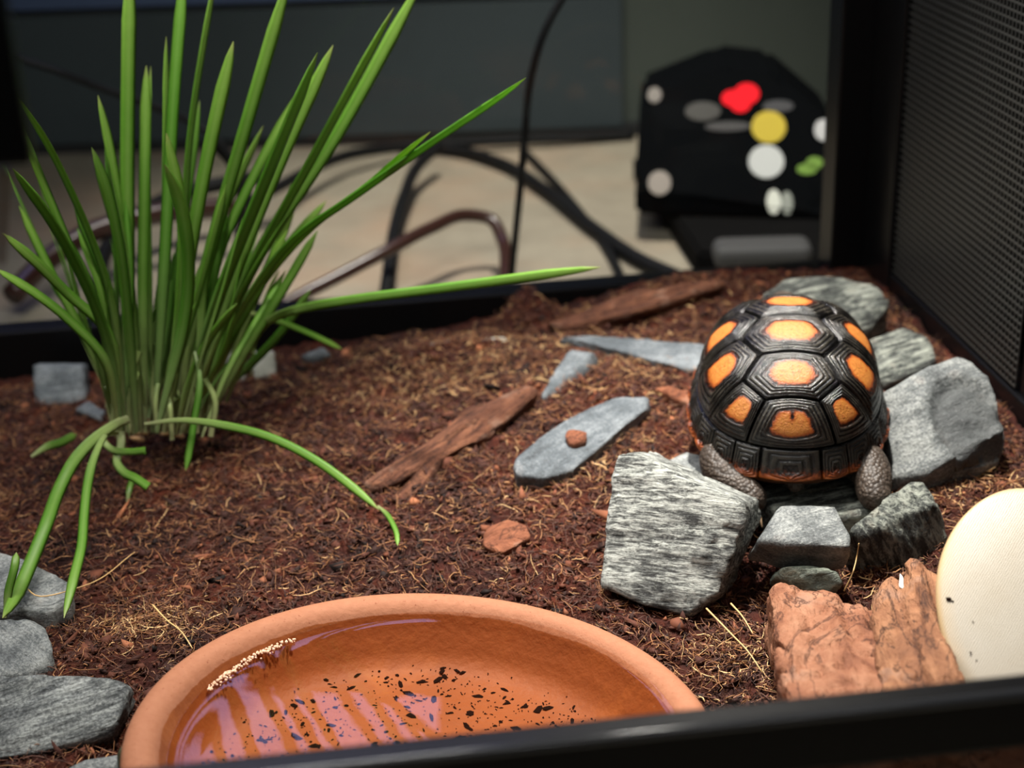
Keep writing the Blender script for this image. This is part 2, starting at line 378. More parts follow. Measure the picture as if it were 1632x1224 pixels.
tpart('side_rail', (XR-.003, .30, ZB), (XR+.016, YB, .016), label='black rail under the side mesh')
tpart('side_post', (XR, .612, .010), (XR+.016, .640, ZT), label='black upright beside the mesh')
tpart('side_panel', (XR+.002, .30, .016), (XR+.012, .612, ZT), MT['black'], 0, 'dark side panel')
tpart('side_pane', (XR, .64, .016), (XR+.003, .812, ZT), MT['glass'], 0, 'dark reflecting side glass')
tpart('side_pane', (XL-.003, .30, ZB), (XL, YB-.012, ZT), MT['glass'], 0)
tpart('top_rail', (-.33, .2915, ZT-.02), (.36, .3005, ZT)); tpart('top_rail', (XL, YB-.004, ZT-.02), (XR, YB+.014, ZT))
# woven screen behind the side pane
bm = bmesh.new(); y0, y1, z0, z1 = .642, .812, .018, .445
sp = .0040; xm = XR-.0012
for k in range(int((y1-y0)/sp)): box_bm(bm, (xm-.0003, y0+k*sp, z0), (xm+.0003, y0+k*sp+.0008, z1))
for k in range(int((z1-z0)/sp)): box_bm(bm, (xm-.0004, y0, z0+k*sp), (xm+.0004, y1, z0+k*sp+.0008))
o = link('screen_mesh', from_bm('screen_mesh', bm), MT['mesh'], ter, False); o.matrix_parent_inverse = TI; o['label'] = 'fine wire mesh in the side wall'; o['kind'] = 'stuff'
# open door edge hanging at the left
a = aty(2, 0, .30); b_ = aty(21, 0, .30); c_ = aty(12, 262, .30)
tpart('door_stile', (a[0]-.02, .2985, c_[2]), (b_[0]-.0015, .3045, ZT-.02), bevel=.0008, label='black edge of the glass door')
e0 = aty(9, 268, .302); e1 = aty(1, 420, .302)
o = tube('door_seal', [e0, e1], .0008, m_plain('seal', srgb(120, 100, 86), .3), ter, 12, 6); o.matrix_parent_inverse = TI; o['label'] = 'thin pale seal strip'
# ------------------------------------------------------------------ background cables and boxes
def cable(label, pts, r, mat='cable', n=70):
    P = [at(p[0], p[1], FZ+p[2]) if len(p) == 3 else aty(p[0], p[1], p[3]) for p in pts]
    o = tube('cable', P, r, MT[mat], None, n, 10); tag(o, label, 'cable', 'cables behind the terrarium'); return o
cable('thin black cable hanging straight down behind the rear glass, past the longest grass tip', [(912, -30, 0, .98), (868, 50, 0, .98), (845, 130, 0, .985), (836, 220, 0, .99), (829, 300, 0, 1.0), (822, 370, 0, 1.01), (815, 440, 0, 1.02)], .0026)
cable('thick black cable crossing the pale floor down to the rear rail', [(640, 236, .006), (720, 240, .006), (800, 262, .006), (870, 305, .006), (950, 368, .006), (1020, 415, .006), (1100, 452, .006), (1180, 500, .006)], .0062)
cable('slim black cable running beside the thick one on the pale floor', [(835, 240, .004), (885, 292, .004), (935, 352, .004), (975, 410, .004), (1000, 470, .004)], .0036)
cable('long black cable arching low from the grass towards the wall foot', [(380, 330, .03), (440, 300, .03), (500, 268, .025), (560, 246, .02), (640, 234, .014), (760, 226, .010), (900, 220, .008), (1010, 214, .006)], .0050)
cable('black cable dropping in a loop beside the brown cable', [(700, 232, .03), (668, 262, .025), (645, 310, .02), (628, 370, .02), (620, 430, .02), (612, 490, .01)], .0052)
cable('glossy brown cable looping up from the rear rail and back down', [(400, 520, .01), (460, 482, .02), (540, 440, .03), (620, 398, .04), (690, 362, .045), (745, 343, .045), (783, 350, .04), (800, 380, .03), (806, 430, .02), (808, 480, .01)], .0048, 'cable_brown')
cable('thin black wire sloping down behind the tall grass', [(20, 90, 0, 1.05), (90, 113, 0, 1.05), (160, 140, 0, 1.06), (240, 168, 0, 1.07), (305, 195, 0, 1.08), (345, 222, 0, 1.08), (375, 270, 0, 1.08), (400, 330, 0, 1.08)], .0027)
cable('thick dark brown hose curving behind the grass stems', [(20, 470, .02), (70, 420, .03), (130, 378, .04), (200, 352, .045), (280, 336, .045), (370, 330, .04)], .0085, 'cable_brown')
cable('thick black hose curving up past the grass stems', [(160, 470, .02), (168, 400, .03), (215, 345, .04), (290, 308, .045), (370, 290, .045), (420, 282, .04)], .0062)
cable('black cable sagging behind the grass near the rear rail', [(340, 225, 0, 1.1), (372, 262, 0, 1.1), (385, 330, 0, 1.12), (378, 420, 0, 1.12), (360, 480, 0, 1.1)], .0045)

# black mat-like case and control box
cs = empty('storage_case', (0, 0, 0)); tag(cs, 'flat dark grey case lying on the floor under the control box', 'case')
P = [at(1008, 285, FZ), at(1112, 445, FZ), at(1420, 470, FZ), at(1420, 280, FZ)]
bm = bmesh.new(); vv = [bm.verts.new(p) for p in P]; f = bm.faces.new(vv)
r = bmesh.ops.extrude_face_region(bm, geom=[f]); bmesh.ops.translate(bm, vec=(0, 0, .022), verts=[v for v in r['geom'] if isinstance(v, bmesh.types.BMVert)])
bmesh.ops.recalc_face_normals(bm, faces=bm.faces); bmesh.ops.bevel(bm, geom=list(bm.edges), offset=.003, segments=2, affect='EDGES')
link('body', from_bm('body', bm), m_plain('case_cloth', srgb(18, 18, 18), .9, .05), cs, False)
hb = box('handle', (-.035, -.01, 0), (.035, .02, .018), m_plain('case_handle', srgb(70, 70, 70), .7), cs, .007, 3)
hb.location = at(1215, 425, FZ+.022); hb.rotation_euler = (0, 0, -.15)

cb = empty('control_box', (0, 0, 0)); tag(cb, 'black control box with red lit display and round yellow and white stickers', 'control box')
pc = at(1190, 345, FZ+.025)                                       # foot of the sloping front
pn = np.array([-.16, -.80, .62]); pn /= np.linalg.norm(pn)         # normal of the sloping sticker face
px_ = np.cross([0, 0, 1.], pn); px_ /= np.linalg.norm(px_); py_ = np.cross(pn, px_)
def onface(x, y, lift=0): return atplane(x, y, pc, pn)+pn*lift
bm = bmesh.new()
front = [onface(1012, 300), onface(1330, 352), onface(1330, 200), onface(1235, 118), onface(1150, 108), onface(1020, 160)]
back = [np.array(p)+np.array([.02, .09, -.0]) for p in front]
for p in front+back+[[p[0], p[1], FZ+.022] for p in (front[0], front[1])]+[[p[0], p[1], FZ+.022] for p in back]: bm.verts.new(p)
bmesh.ops.convex_hull(bm, input=bm.verts)
bmesh.ops.bevel(bm, geom=list(bm.edges), offset=.004, segments=2, affect='EDGES')
link('housing', from_bm('housing', bm), m_plain('box_housing', srgb(9, 11, 13), .8, .03), cb, False)
def disc(name, x, y, rx, ry, mat, label):
    c = onface(x, y, .0012); a = np.linspace(0, 2*np.pi, 28, endpoint=False)
    ring = [c+px_*rx*math.cos(t)+py_*ry*math.sin(t) for t in a]
    bm = bmesh.new(); top = [bm.verts.new(p) for p in ring]; bot = [bm.verts.new(p-pn*.0015) for p in ring]
    bm.faces.new(top); bm.faces.new(bot[::-1])
    for i in range(len(ring)): bm.faces.new([top[i-1], bot[i-1], bot[i], top[i]])
    bmesh.ops.recalc_face_normals(bm, faces=bm.faces)
    o = link(name, from_bm(name, bm), mat, cb, False); o['label'] = label; return o
red = m_emit('led_red', srgb(255, 40, 48), 1.3)
disc('led_display', 1168, 157, .009, .007, red, 'red lit digit'); disc('led_display', 1190, 150, .010, .009, red, 'red lit digit'); disc('led_display', 1180, 166, .008, .007, red, 'red lit digit')
disc('sticker', 1225, 203, .0135, .0135, m_plain('sticker_yellow', srgb(205, 180, 30), .6), 'round yellow sticker')
disc('sticker', 1221, 258, .0138, .0138, m_plain('sticker_white', srgb(205, 208, 205), .6), 'round white sticker')
disc('sticker', 1312, 208, .007, .009, m_plain('sticker_white2', srgb(200, 200, 200), .6), 'small white sticker')
disc('logo', 1286, 270, .008, .0045, m_plain('logo_green', srgb(110, 150, 40), .6), 'green leaf mark'); disc('logo', 1298, 260, .0065, .005, m_plain('logo_green2', srgb(110, 150, 40), .6), 'green leaf mark')
disc('label_tag', 1233, 322, .0055, .010, m_plain('tag_white', srgb(225, 228, 215), .6), 'small white tag'); disc('label_tag', 1254, 324, .0045, .0095, m_plain('tag_white2', srgb(150, 155, 145), .6), 'small grey tag')
disc('screw', 1043, 152, .0055, .0065, m_plain('screw_grey', srgb(120, 112, 104), .4), 'grey screw head'); disc('screw', 1051, 292, .009, .010, m_plain('screw_beige', srgb(150, 140, 130), .4), 'beige screw head')
disc('slider', 1160, 202, .018, .004, m_plain('slider_grey', srgb(52, 50, 50), .6), 'grey slot'); disc('slider', 1120, 178, .014, .008, m_plain('slider_dark', srgb(50, 48, 42), .6), 'dark olive slot'); disc('slider', 1240, 170, .012, .005, m_plain('slider_grey2', srgb(46, 46, 50), .6), 'grey slot')

# ------------------------------------------------------------------ coir substrate
CP = np.array([(.125, .525, -.010), (-.3, .3, -.004), (-.15, .4, .0), (-.1, .5, .0), (0, .56, -.002), (-.11, .69, -.010), (-.2, .8, -.022), (-.3, .6, -.012), (-.3, .85, -.03), (-.135, .83, -.023), (-.006, .855, -.019), (.05, .855, -.013),
    (.08, .845, -.008), (.12, .845, -.006), (.165, .845, .0), (.20, .84, .008), (.29, .84, .006), (.295, .72, .008), (.30, .62, .008), (.2, .62, .010), (.12, .65, .008), (.1, .53, -.001), (.2, .5, -.001), (.27, .5, .001), (.30, .45, .004),
    (.14, .42, -.008), (.01, .42, -.020), (0, .3, -.02), (.2, .36, -.005), (.1, .3, -.02), (.3, .3, -.01), (.08, .75, .006), (0, .75, -.008), (.2, .74, .008), (.05, .64, .004)])
def rbf_fit():
    d = np.linalg.norm(CP[:, None, :2]-CP[None, :, :2], axis=2)
    A = np.sqrt(d**2+.0); n = len(CP)
    K = np.block([[A+0*np.eye(n), np.ones((n, 1)), CP[:, :2]], [np.ones((1, n)), np.zeros((1, 3))], [CP[:, :2].T, np.zeros((2, 3))]])
    return np.linalg.solve(K, np.r_[CP[:, 2], 0, 0, 0])
RW = rbf_fit()
DC = np.array([.011, .426]); DR = .1
def h_base(x, y):
    x = np.asarray(x, float).ravel(); y = np.asarray(y, float).ravel(); P = np.stack([x, y], 1)
    d = np.linalg.norm(P[:, None]-CP[None, :, :2], axis=2)
    h = np.sqrt(d*d+.0004)@RW[:len(CP)] + RW[-3]+P@RW[-2:]
    return h
LUMPS = [(.0985, .842, .018, .010), (.195, .835, .008, .02), (.165, .835, .004, .012), (-.10, .495, .006, .022), (.02, .80, .006, .02), (.055, .79, .006, .018), (.12, .70, .004, .02), (-.02, .77, .005, .018), (.26, .77, .008, .014)]
def h_full(x, y):
    x = np.asarray(x, float).ravel(); y = np.asarray(y, float).ravel()
    h = h_base(x, y)
    for (lx, ly, a, r) in LUMPS: h = h+a*np.exp(-((x-lx)**2+(y-ly)**2)/(2*r*r))
    P = np.stack([x, y, 0*x], 1)
    h = h+.0042*fbm(P*42, 3, 3)+.0026*fbm(P*150, 3, 5)
    dd = np.hypot(x-DC[0], y-DC[1])                               # hollow under the water dish
    h = np.where(dd < .0955, np.minimum(h, -.040), h)
    return h
NX, NY = 400, 384
gx = np.linspace(XL+.002, XR-.004, NX); gy = np.linspace(.2985, YB-.005, NY)
X, Y = np.meshgrid(gx, gy); Hh = h_full(X, Y).reshape(NY, NX)
P3 = np.stack([X.ravel(), Y.ravel(), 0*X.ravel()], 1)
Hh = Hh+(.0013*fbm(P3*520, 2, 9)).reshape(NY, NX)
V = np.stack([X, Y, Hh], -1).reshape(-1, 3); F = grid_faces(NY, NX)
tone = np.clip(.5+.65*fbm(P3*28, 3, 21)+.25*fbm(P3*200, 2, 22), 0, 1)
# skirt down to the base along the border
border = np.r_[np.arange(NX), NX*np.arange(1, NY)+NX-1, NX*(NY-1)+np.arange(NX-2, -1, -1), NX*np.arange(NY-2, 0, -1)]
Vs = V[border].copy(); Vs[:, 2] = ZB+.006; nb = len(border); i0 = len(V)
k = np.arange(nb); Fs = np.stack([border[k], i0+k, i0+(k+1) % nb, border[(k+1) % nb]], 1)
me = mesh_np('coir_substrate', np.r_[V, Vs], np.r_[F, Fs], {'tone': np.r_[tone, tone[border]]})
coir = tag(link('coir_substrate', me, MT['coir']), 'reddish brown coconut coir bedding covering the terrarium bottom', 'bedding', None, 'stuff')

def gsample(n, seed):
    """ground points, denser near the camera"""
    r = np.random.default_rng(seed); x = r.uniform(XL+.01, XR-.008, n*2); y = .30+(YB-.02-.30)*r.uniform(0, 1, n*2)**1.25
    lim = np.abs(x-(.08*y/.6)) < .10+.40*y
    ok = (np.hypot(x-DC[0], y-DC[1]) > .099) & lim
    return x[ok][:n], y[ok][:n]
def make_crumbs(n, seed):
    r = np.random.default_rng(seed); x, y = gsample(n, seed); n = len(x); z = h_full(x, y)
    base = np.array([[1, 0, 0], [-1, 0, 0], [0, 1, 0], [0, -1, 0], [0, 0, 1], [0, 0, -1]], float)
    fc = np.array([[0, 2, 4], [2, 1, 4], [1, 3, 4], [3, 0, 4], [2, 0, 5], [1, 2, 5], [3, 1, 5], [0, 3, 5]])
    s = .00035+.0013*r.uniform(0, 1, n)**2.6; A = r.normal(size=(n, 3, 3)); Q, _ = np.linalg.qr(A)
    sc = r.uniform(.45, 1.5, (n, 6, 1)); an = np.exp(r.normal(0, .55, (n, 1, 3)))
    V = (base[None]*sc*an*s[:, None, None])@Q + np.stack([x, y, z+s*.5], 1)[:, None]
    F = (fc[None]+6*np.arange(n)[:, None, None]).reshape(-1, 3)
    t = np.clip(.36+.22*r.normal(size=n)+.3*fbm(np.stack([x, y, 0*x], 1)*28, 2, 21), 0, 1)
    return mesh_np('coir_crumbs', V.reshape(-1, 3), F, {'tone': np.repeat(t, 6)})
o = link('coir_crumbs', make_crumbs(60000, 31), MT['crumb'], None, False); tag(o, 'loose dark crumbs of coir scattered over the bedding', 'crumbs', None, 'stuff')
def make_fibres(n, seed, pts=None, L=(.003, .016), bright=.0, lift=.0, wid=.00024, curl=1.0):
    r = np.random.default_rng(seed)
    if pts is None: x, y = gsample(n, seed); n = len(x)
    else: x, y = pts; n = len(x)
    m = 5; z = h_full(x, y)
    l = L[0]+(L[1]-L[0])*r.uniform(0, 1, n)**2.4; az = r.uniform(0, 2*np.pi, n); el = r.normal(.15, .35, n)+lift
    k = r.normal(0, 1.1, n)*curl; k2 = r.normal(0, .7, n)*curl
    t = np.linspace(-.5, .5, m)
    a = az[:, None]+k[:, None]*t[None]*2+r.normal(0, .25, (n, m)); e = el[:, None]*1.0+k2[:, None]*t[None]*1.6-.1
    d = np.stack([np.cos(a)*np.cos(e), np.sin(a)*np.cos(e), np.sin(e)], -1)*(l/m)[:, None, None]
    Q = np.cumsum(d, 1); Q = Q-Q[:, m//2:m//2+1]+np.stack([x, y, z+.0012+.0012*r.uniform(0, 1, n)], 1)[:, None]
    side = np.stack([-np.sin(a), np.cos(a), 0*a], -1); upv = np.array([0, 0, 1.])
    wd_ = (wid*r.uniform(.5, 1.5, n))[:, None]*np.array([.5, 1, 1, .9, .3])[None]; wd_ = wd_[:, :, None]
    V = np.stack([Q+side*wd_, Q-side*wd_*.5+upv*wd_*.9, Q-side*wd_*.5-upv*wd_*.9], 2)  # n,m,3,3
    idx = np.arange(n*m*3).reshape(n, m, 3); F = []
    for s in range(3):
        F.append(np.stack([idx[:, :-1, s], idx[:, :-1, (s+1) % 3], idx[:, 1:, (s+1) % 3], idx[:, 1:, s]], -1).reshape(-1, 4))
    tn = np.clip(r.beta(1.3, 1.8, n)+bright, 0, 1)
    return mesh_np('coir_fibres', V.reshape(-1, 3), np.concatenate(F), {'tone': np.repeat(tn, m*3)})
o = link('coir_fibres', make_fibres(56000, 41, None, (.003, .018), 0, .05, .00019, .6), MT['fibre']); tag(o, 'fine golden and brown coconut fibres strewn over the bedding', 'fibres', None, 'stuff')
r_ = np.random.default_rng(5)
tx, ty = [], []
for (px, py, sx, sy, n) in [(235, 1000, .012, .008, 420), (1190, 1040, .02, .02, 420), (1290, 930, .012, .012, 160), (940, 780, .02, .012, 260), (1380, 900, .015, .012, 150), (1560, 800, .014, .02, 420), (1000, 600, .03, .02, 300), (700, 590, .05, .03, 1100), (980, 700, .02, .02, 200)]:
    p = at(px, py, 0); tx.append(p[0]+r_.normal(0, sx, n)); ty.append(np.clip(p[1]+r_.normal(0, sy, n), .302, YB-.02))
tx = np.concatenate(tx); ty = np.concatenate(ty); ok = (np.hypot(tx-DC[0], ty-DC[1]) > .103) & (tx < XR-.01)
o = link('coir_tufts', make_fibres(0, 43, (tx[ok], ty[ok]), (.004, .017), .28, .2, .00022, .8), MT['fibre']); tag(o, 'lighter tan fluffy fibre tufts on the bedding beside the dish and stones', 'fibres', None, 'stuff')

def strand(pts, zs, r, mat, name, label, cat, n=24):
    P = []
    for (px, py), z in zip(pts, zs):
        q = at(px, py, z); P.append(q)
    o = tube(name, P, np.linspace(r, r*.6, n), mat, None, n, 6); tag(o, label, cat); return o
FB = m_plain('blond_fibre', srgb(220, 180, 120), .5)
strand([(243, 964), (268, 990), (290, 1008), (307, 1034)], [.008, .009, .009, .006], .0004, FB, 'straw_fibre', 'single long blond fibre lying between the tan tuft and the dish rim', 'fibre')
strand([(1345, 942), (1358, 915), (1366, 885), (1369, 866)], [.006, .012, .016, .022], .00035, FB, 'straw_fibre', 'thin upright fibre before the gap between the two stones below the tortoise', 'fibre')
strand([(1165, 962), (1185, 985), (1200, 1010)], [.006, .007, .005], .0004, FB, 'straw_fibre', 'short pale fibre beside the base of the big streaked stone', 'fibre')
strand([(1126, 970), (1165, 1010), (1195, 1042), (1215, 1072)], [.004, .006, .006, .003], .0004, FB, 'straw_fibre', 'long curved fibre between the dish and the red bark chunk', 'fibre')
strand([(40, 935), (60, 950), (130, 935), (215, 880)], [.012, .012, .01, .004], .0003, FB, 'straw_fibre', 'fine fibre strand across the flat grey stone by the falling grass blade', 'fibre')

# ------------------------------------------------------------------ stones
def hull_solid(name, pts, mat, res=.0022, amp=.0013, freq=120, smooth=1, streak=None, strata=.0006, seed=0, layer=None, parent=None, carve=None, cracks=0):
    """solid from the hull of world points; origin at its base, local x along its grain"""
    pts = np.array(pts, float); c = pts.mean(0); c[2] = pts[:, 2].min()
    if streak is None: streak = np.array([1., .2, 0])
    ex = np.array(streak, float); ex /= np.linalg.norm(ex)
    ez = np.array(layer if layer is not None else [0, 0, 1.], float); ez = ez-ex*ez.dot(ex); ez /= np.linalg.norm(ez); ey = np.cross(ez, ex)
    Rm = np.stack([ex, ey, ez], 1)                               # local -> world
    loc = (pts-c)@Rm
    bm = bmesh.new()
    for p in loc: bm.verts.new(p)
    bmesh.ops.convex_hull(bm, input=bm.verts)
    lone = [v for v in bm.verts if not v.link_faces]; bmesh.ops.delete(bm, geom=lone, context='VERTS')
    bmesh.ops.triangulate(bm, faces=bm.faces)
    for it in range(9):
        es = [e for e in bm.edges if e.calc_length() > res*1.6]
        if not es or len(bm.verts) > 14000: break
        bmesh.ops.subdivide_edges(bm, edges=es, cuts=1); bmesh.ops.triangulate(bm, faces=[f for f in bm.faces if len(f.verts) > 3])
        bmesh.ops.beautify_fill(bm, faces=bm.faces, edges=bm.edges) if it == 20 else None
    for k_ in range(smooth): bmesh.ops.smooth_vert(bm, verts=bm.verts, factor=.5, use_axis_x=True, use_axis_y=True, use_axis_z=True)
    bm.normal_update(); bm.verts.ensure_lookup_table()
    V = np.array([v.co[:] for v in bm.verts]); N = np.array([v.normal[:] for v in bm.verts])
    d = amp*fbm(V*freq*.35+seed*7.1, 3, seed)*1.3+amp*.45*fbm(V*freq*1.6+seed*3.3, 3, seed+40)
    S = V*np.array([freq*.25, freq*2.3, freq*2.3])+seed*5.7
    st = vnoise(S, seed+90); d = d+strata*(np.where(st > .1, 1, 0)*.7+st*.6)
    if cracks:
        cn = np.abs(fbm(V*np.array([48, 75, 75])+seed, 3, seed+7)); d = d-cracks*smoothstep(.11, .0, cn)
        pl = fbm(V*np.array([60, 85, 85])+seed*2.2, 2, seed+17); d = d+cracks*.8*np.round(pl*3)/3
    V = V+N*d[:, None]
    if carve is not None: V = carve(V, c, Rm)
    for v, p in zip(bm.verts, V): v.co = p
    me = from_bm(name, bm)
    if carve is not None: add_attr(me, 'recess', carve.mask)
    o = link(name, me, mat, parent, True)
    o.matrix_world = Matrix(((ex[0], ey[0], ez[0], c[0]), (ex[1], ey[1], ez[1], c[1]), (ex[2], ey[2], ez[2], c[2]), (0, 0, 0, 1)))
    return o
def stone(label, top, bot, mat, streak_px=None, drop=None, **kw):
    """top: (px, py, z) seen points; bot: more seen points or []; drop: copies of the top pushed by a vector"""
    P = [at(*p) for p in top]+[at(*p) for p in bot]
    if drop is not None:
        T = np.array([at(*p) for p in top]); m = T.mean(0); P += [m+(t-m)*1.02+np.array(drop) for t in T]
    if streak_px: kw['streak'] = at(*streak_px[1])-at(*streak_px[0])
    kw.setdefault('layer', [0, 0, 1]); kw.setdefault('seed', len(label))
    o = hull_solid('stone', P, MT[mat], **kw); tag(o, label, 'stone', 'slate stones on the coir'); return o

f1 = [(985, 728, .044), (1012, 724, .045), (1080, 757, .0425), (1187, 800, .036), (1187, 832, .029), (1140, 950, .003), (1096, 982, -.004), (1030, 968, -.001), (958, 938, .002), (965, 850, .020), (974, 765, .037)]
stone('large pale streaked slab tilted up between the dish and the tortoise', f1, [], 'slate_streak', ((960, 850, .02), (1180, 872, .02)), (.012, .022, -.012), layer=[0, -.7, .7], res=.0022, amp=.0007, strata=.0007)
stone('small grey block just below the middle of the tortoise tail end', [(1243, 806, .031), (1332, 806, .031), (1357, 853, .027), (1354, 871, .0255), (1250, 866, .0255), (1207, 862, .024)], [(1225, 892, .012), (1244, 906, .008), (1345, 910, .008), (1354, 890, .014)], 'slate_grey', drop=(0, .012, -.015), res=.002, amp=.0007, strata=.0003)
stone('small greenish chip tucked under the grey block below the tortoise', [(1246, 902, .017), (1290, 900, .017), (1338, 912, .016), (1345, 930, .012), (1325, 947, .007), (1270, 938, .008), (1238, 916, .012)], [], 'slate_green', drop=(0, .012, -.012), res=.0018, amp=.0008)
stone('dark ribbed stone standing right of the grey block below the tortoise', [(1353, 843, .022), (1452, 765, .026), (1468, 765, .026), (1492, 802, .022), (1425, 822, .021), (1376, 851, .020)], [(1514, 860, .006), (1500, 880, .002), (1446, 908, -.001), (1366, 897, .002), (1356, 870, .012)], 'slate_dark', ((1420, 825, .027), (1450, 905, 0)), (0.002, .008, -.028), layer=[0, -.6, .8], res=.002, amp=.0007, strata=.0010)
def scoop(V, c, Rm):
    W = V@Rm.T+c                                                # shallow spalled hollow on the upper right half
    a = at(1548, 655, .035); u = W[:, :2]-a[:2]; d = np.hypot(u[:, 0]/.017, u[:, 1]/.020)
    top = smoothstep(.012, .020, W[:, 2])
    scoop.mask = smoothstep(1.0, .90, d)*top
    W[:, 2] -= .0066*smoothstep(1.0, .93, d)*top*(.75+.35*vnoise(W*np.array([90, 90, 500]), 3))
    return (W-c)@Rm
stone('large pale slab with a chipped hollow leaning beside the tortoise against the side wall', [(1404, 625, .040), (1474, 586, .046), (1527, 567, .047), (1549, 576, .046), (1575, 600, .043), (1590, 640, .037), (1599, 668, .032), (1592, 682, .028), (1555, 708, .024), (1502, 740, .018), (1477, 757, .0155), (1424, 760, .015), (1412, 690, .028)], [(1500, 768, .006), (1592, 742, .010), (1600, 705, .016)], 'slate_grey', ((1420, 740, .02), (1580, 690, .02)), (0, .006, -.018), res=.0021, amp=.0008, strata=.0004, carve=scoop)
stone('layered grey stone behind the chipped pale slab', [(1366, 548, .030), (1440, 520, .032), (1480, 538, .030), (1494, 572, .026), (1470, 592, .022), (1412, 612, .020), (1390, 606, .022)], [], 'slate_dark', ((1380, 590, .02), (1480, 565, .02)), (0, .004, -.02), res=.0026, amp=.0009)
stone('rounded dull grey stone at the rear corner behind the tortoise', [(1212, 472, .034), (1250, 443, .038), (1332, 440, .038), (1396, 455, .036), (1418, 478, .032), (1400, 505, .026), (1365, 528, .020), (1290, 515, .022)], [], 'slate_dark', drop=(0, .004, -.02), res=.003, amp=.0012)
stone('long bluish slab lying flat between the rear bark and the tortoise', [(893, 534, .013), (940, 532, .0145), (1040, 541, .016), (1125, 550, .017), (1128, 586, .013), (1095, 588, .012), (1040, 566, .012), (960, 550, .012)], [], 'slate_blue', ((900, 540, .015), (1110, 560, .015)), (0, .003, -.009), res=.0028, amp=.0009)
stone('dark narrow stone on edge at the top of the long bark strip', [(862, 634, .010), (884, 585, .016), (912, 557, .020), (948, 560, .019), (930, 585, .014), (905, 612, .009), (902, 640, .004)], [], 'slate_blue', drop=(.004, .004, -.012), res=.0026, amp=.0008)
stone('flat blue grey slate lying alone in the middle of the coir', [(819, 742, .013), (824, 727, .0145), (853, 703, .016), (895, 673, .0175), (937, 651, .018), (983, 632, .0185), (1035, 633, .018), (1032, 649, .016), (1000, 664, .015), (937, 692, .0135), (925, 720, .012), (912, 749, .0105), (866, 762, .0105), (822, 757, .0115)], [(845, 776, .003), (910, 768, .003)], 'slate_blue', ((830, 740, .013), (1020, 640, .013)), (.001, .004, -.010), res=.0022, amp=.0007, strata=.0003)
stone('flat pale stone half hidden under the tortoise beside the streaked slab', [(1050, 742, .015), (1095, 722, .017), (1140, 726, .018), (1190, 780, .018), (1190, 815, .015), (1120, 775, .014)], [], 'slate_grey', drop=(0, 0, -.014), res=.0026, amp=.0007)
stone('wide flat stone carrying the tortoise hind feet', [(1190, 790, .014), (1220, 770, .015), (1330, 750, .016), (1420, 770, .015), (1400, 812, .013), (1330, 820, .013), (1240, 818, .012)], [], 'slate_dark', drop=(0, 0, -.012), res=.003, amp=.0007)
stone('flat dark slate under the falling grass blade by the left edge of the view', [(-6, 880, .010), (26, 886, .010), (41, 908, .0105), (75, 910, .0105), (114, 932, .0095), (109, 953, .008), (75, 974, .0065), (22, 957, .007), (-40, 968, .006), (-40, 890, .009)], [], 'slate_grey', drop=(0, 0, -.012), res=.0024, amp=.0005, strata=.0003)
stone('dark grey stone above the largest stone beside the dish', [(-40, 985, .013), (50, 987, .013), (70, 999, .013), (72, 1018, .012), (83, 1043, .010), (78, 1058, .008), (50, 1074, .006), (-40, 1084, .006)], [], 'slate_grey', ((0, 1000, .01), (70, 1050, .01)), (0, 0, -.014), res=.0022, amp=.0007)
stone('largest sparkling grey slab at the corner beside the dish', [(-50, 1078, .016), (20, 1078, .017), (143, 1077, .018), (187, 1086, .0175), (207, 1095, .016), (193, 1112, .014), (186, 1150, .009), (178, 1166, .006), (130, 1182, .004), (65, 1200, .002), (-50, 1216, .0)], [], 'slate_mid', ((0, 1180, .0), (190, 1110, .012)), (-.002, .010, -.014), layer=[0, -.5, .8], res=.0021, amp=.0008, strata=.0006)
stone('flat grey stone low in front of the largest slab beside the dish', [(100, 1228, .002), (150, 1205, .005), (192, 1199, .006), (198, 1224, .003), (190, 1260, .0), (110, 1260, -.001)], [], 'slate_grey', drop=(0, 0, -.012), res=.0024, amp=.0005)
stone('dark block in shade against the rear rail behind the grass', [(52, 582, -.004), (133, 578, -.004), (136, 640, -.022), (56, 648, -.022)], [], 'slate_blue', drop=(0, .014, -.006), res=.003, amp=.0006)
stone('squarish pale stone against the rear rail right of the grass stems', [(402, 562, -0.0040), (436, 560, -0.0040), (441, 600, -0.0170), (404, 603, -0.0170)], [], 'pale_stone', drop=(0, .012, -.005), res=.0026, amp=.0006)
stone('narrow white stone seen between the grass stems at the rear', [(352, 562, -0.0050), (390, 560, -0.0050), (390, 606, -0.0180), (356, 610, -0.0180)], [], 'pale_stone', drop=(0, .012, -.005), res=.0026, amp=.0006)
stone('bluish sliver of slate beside the foot of the grass clump', [(118, 652, -.014), (140, 638, -.012), (168, 655, -.015), (160, 668, -.017)], [], 'slate_blue', drop=(0, .006, -.010), res=.002, amp=.0004)
stone('pale sloping stone half buried below the middle of the rear rail', [(650, 570, -0.0030), (684, 545, 0.0030), (722, 540, 0.0040), (716, 566, -0.0030), (670, 580, -0.0070)], [], 'slate_blue', drop=(.003, .008, -.010), res=.0026, amp=.0006)
stone('flat pale stone touching the rear rail beside the sloping stone', [(738, 545, 0.0020), (806, 536, 0.0050), (812, 556, 0.0000), (745, 566, -0.0040)], [], 'pale_stone', drop=(0, .008, -.010), res=.0026, amp=.0006)
stone('small bluish chip at the rear left of the coir hill', [(478, 566, -0.0100), (515, 552, -0.0060), (528, 566, -0.0100), (500, 580, -0.0150)], [], 'slate_blue', drop=(0, .006, -.008), res=.0024, amp=.0004)
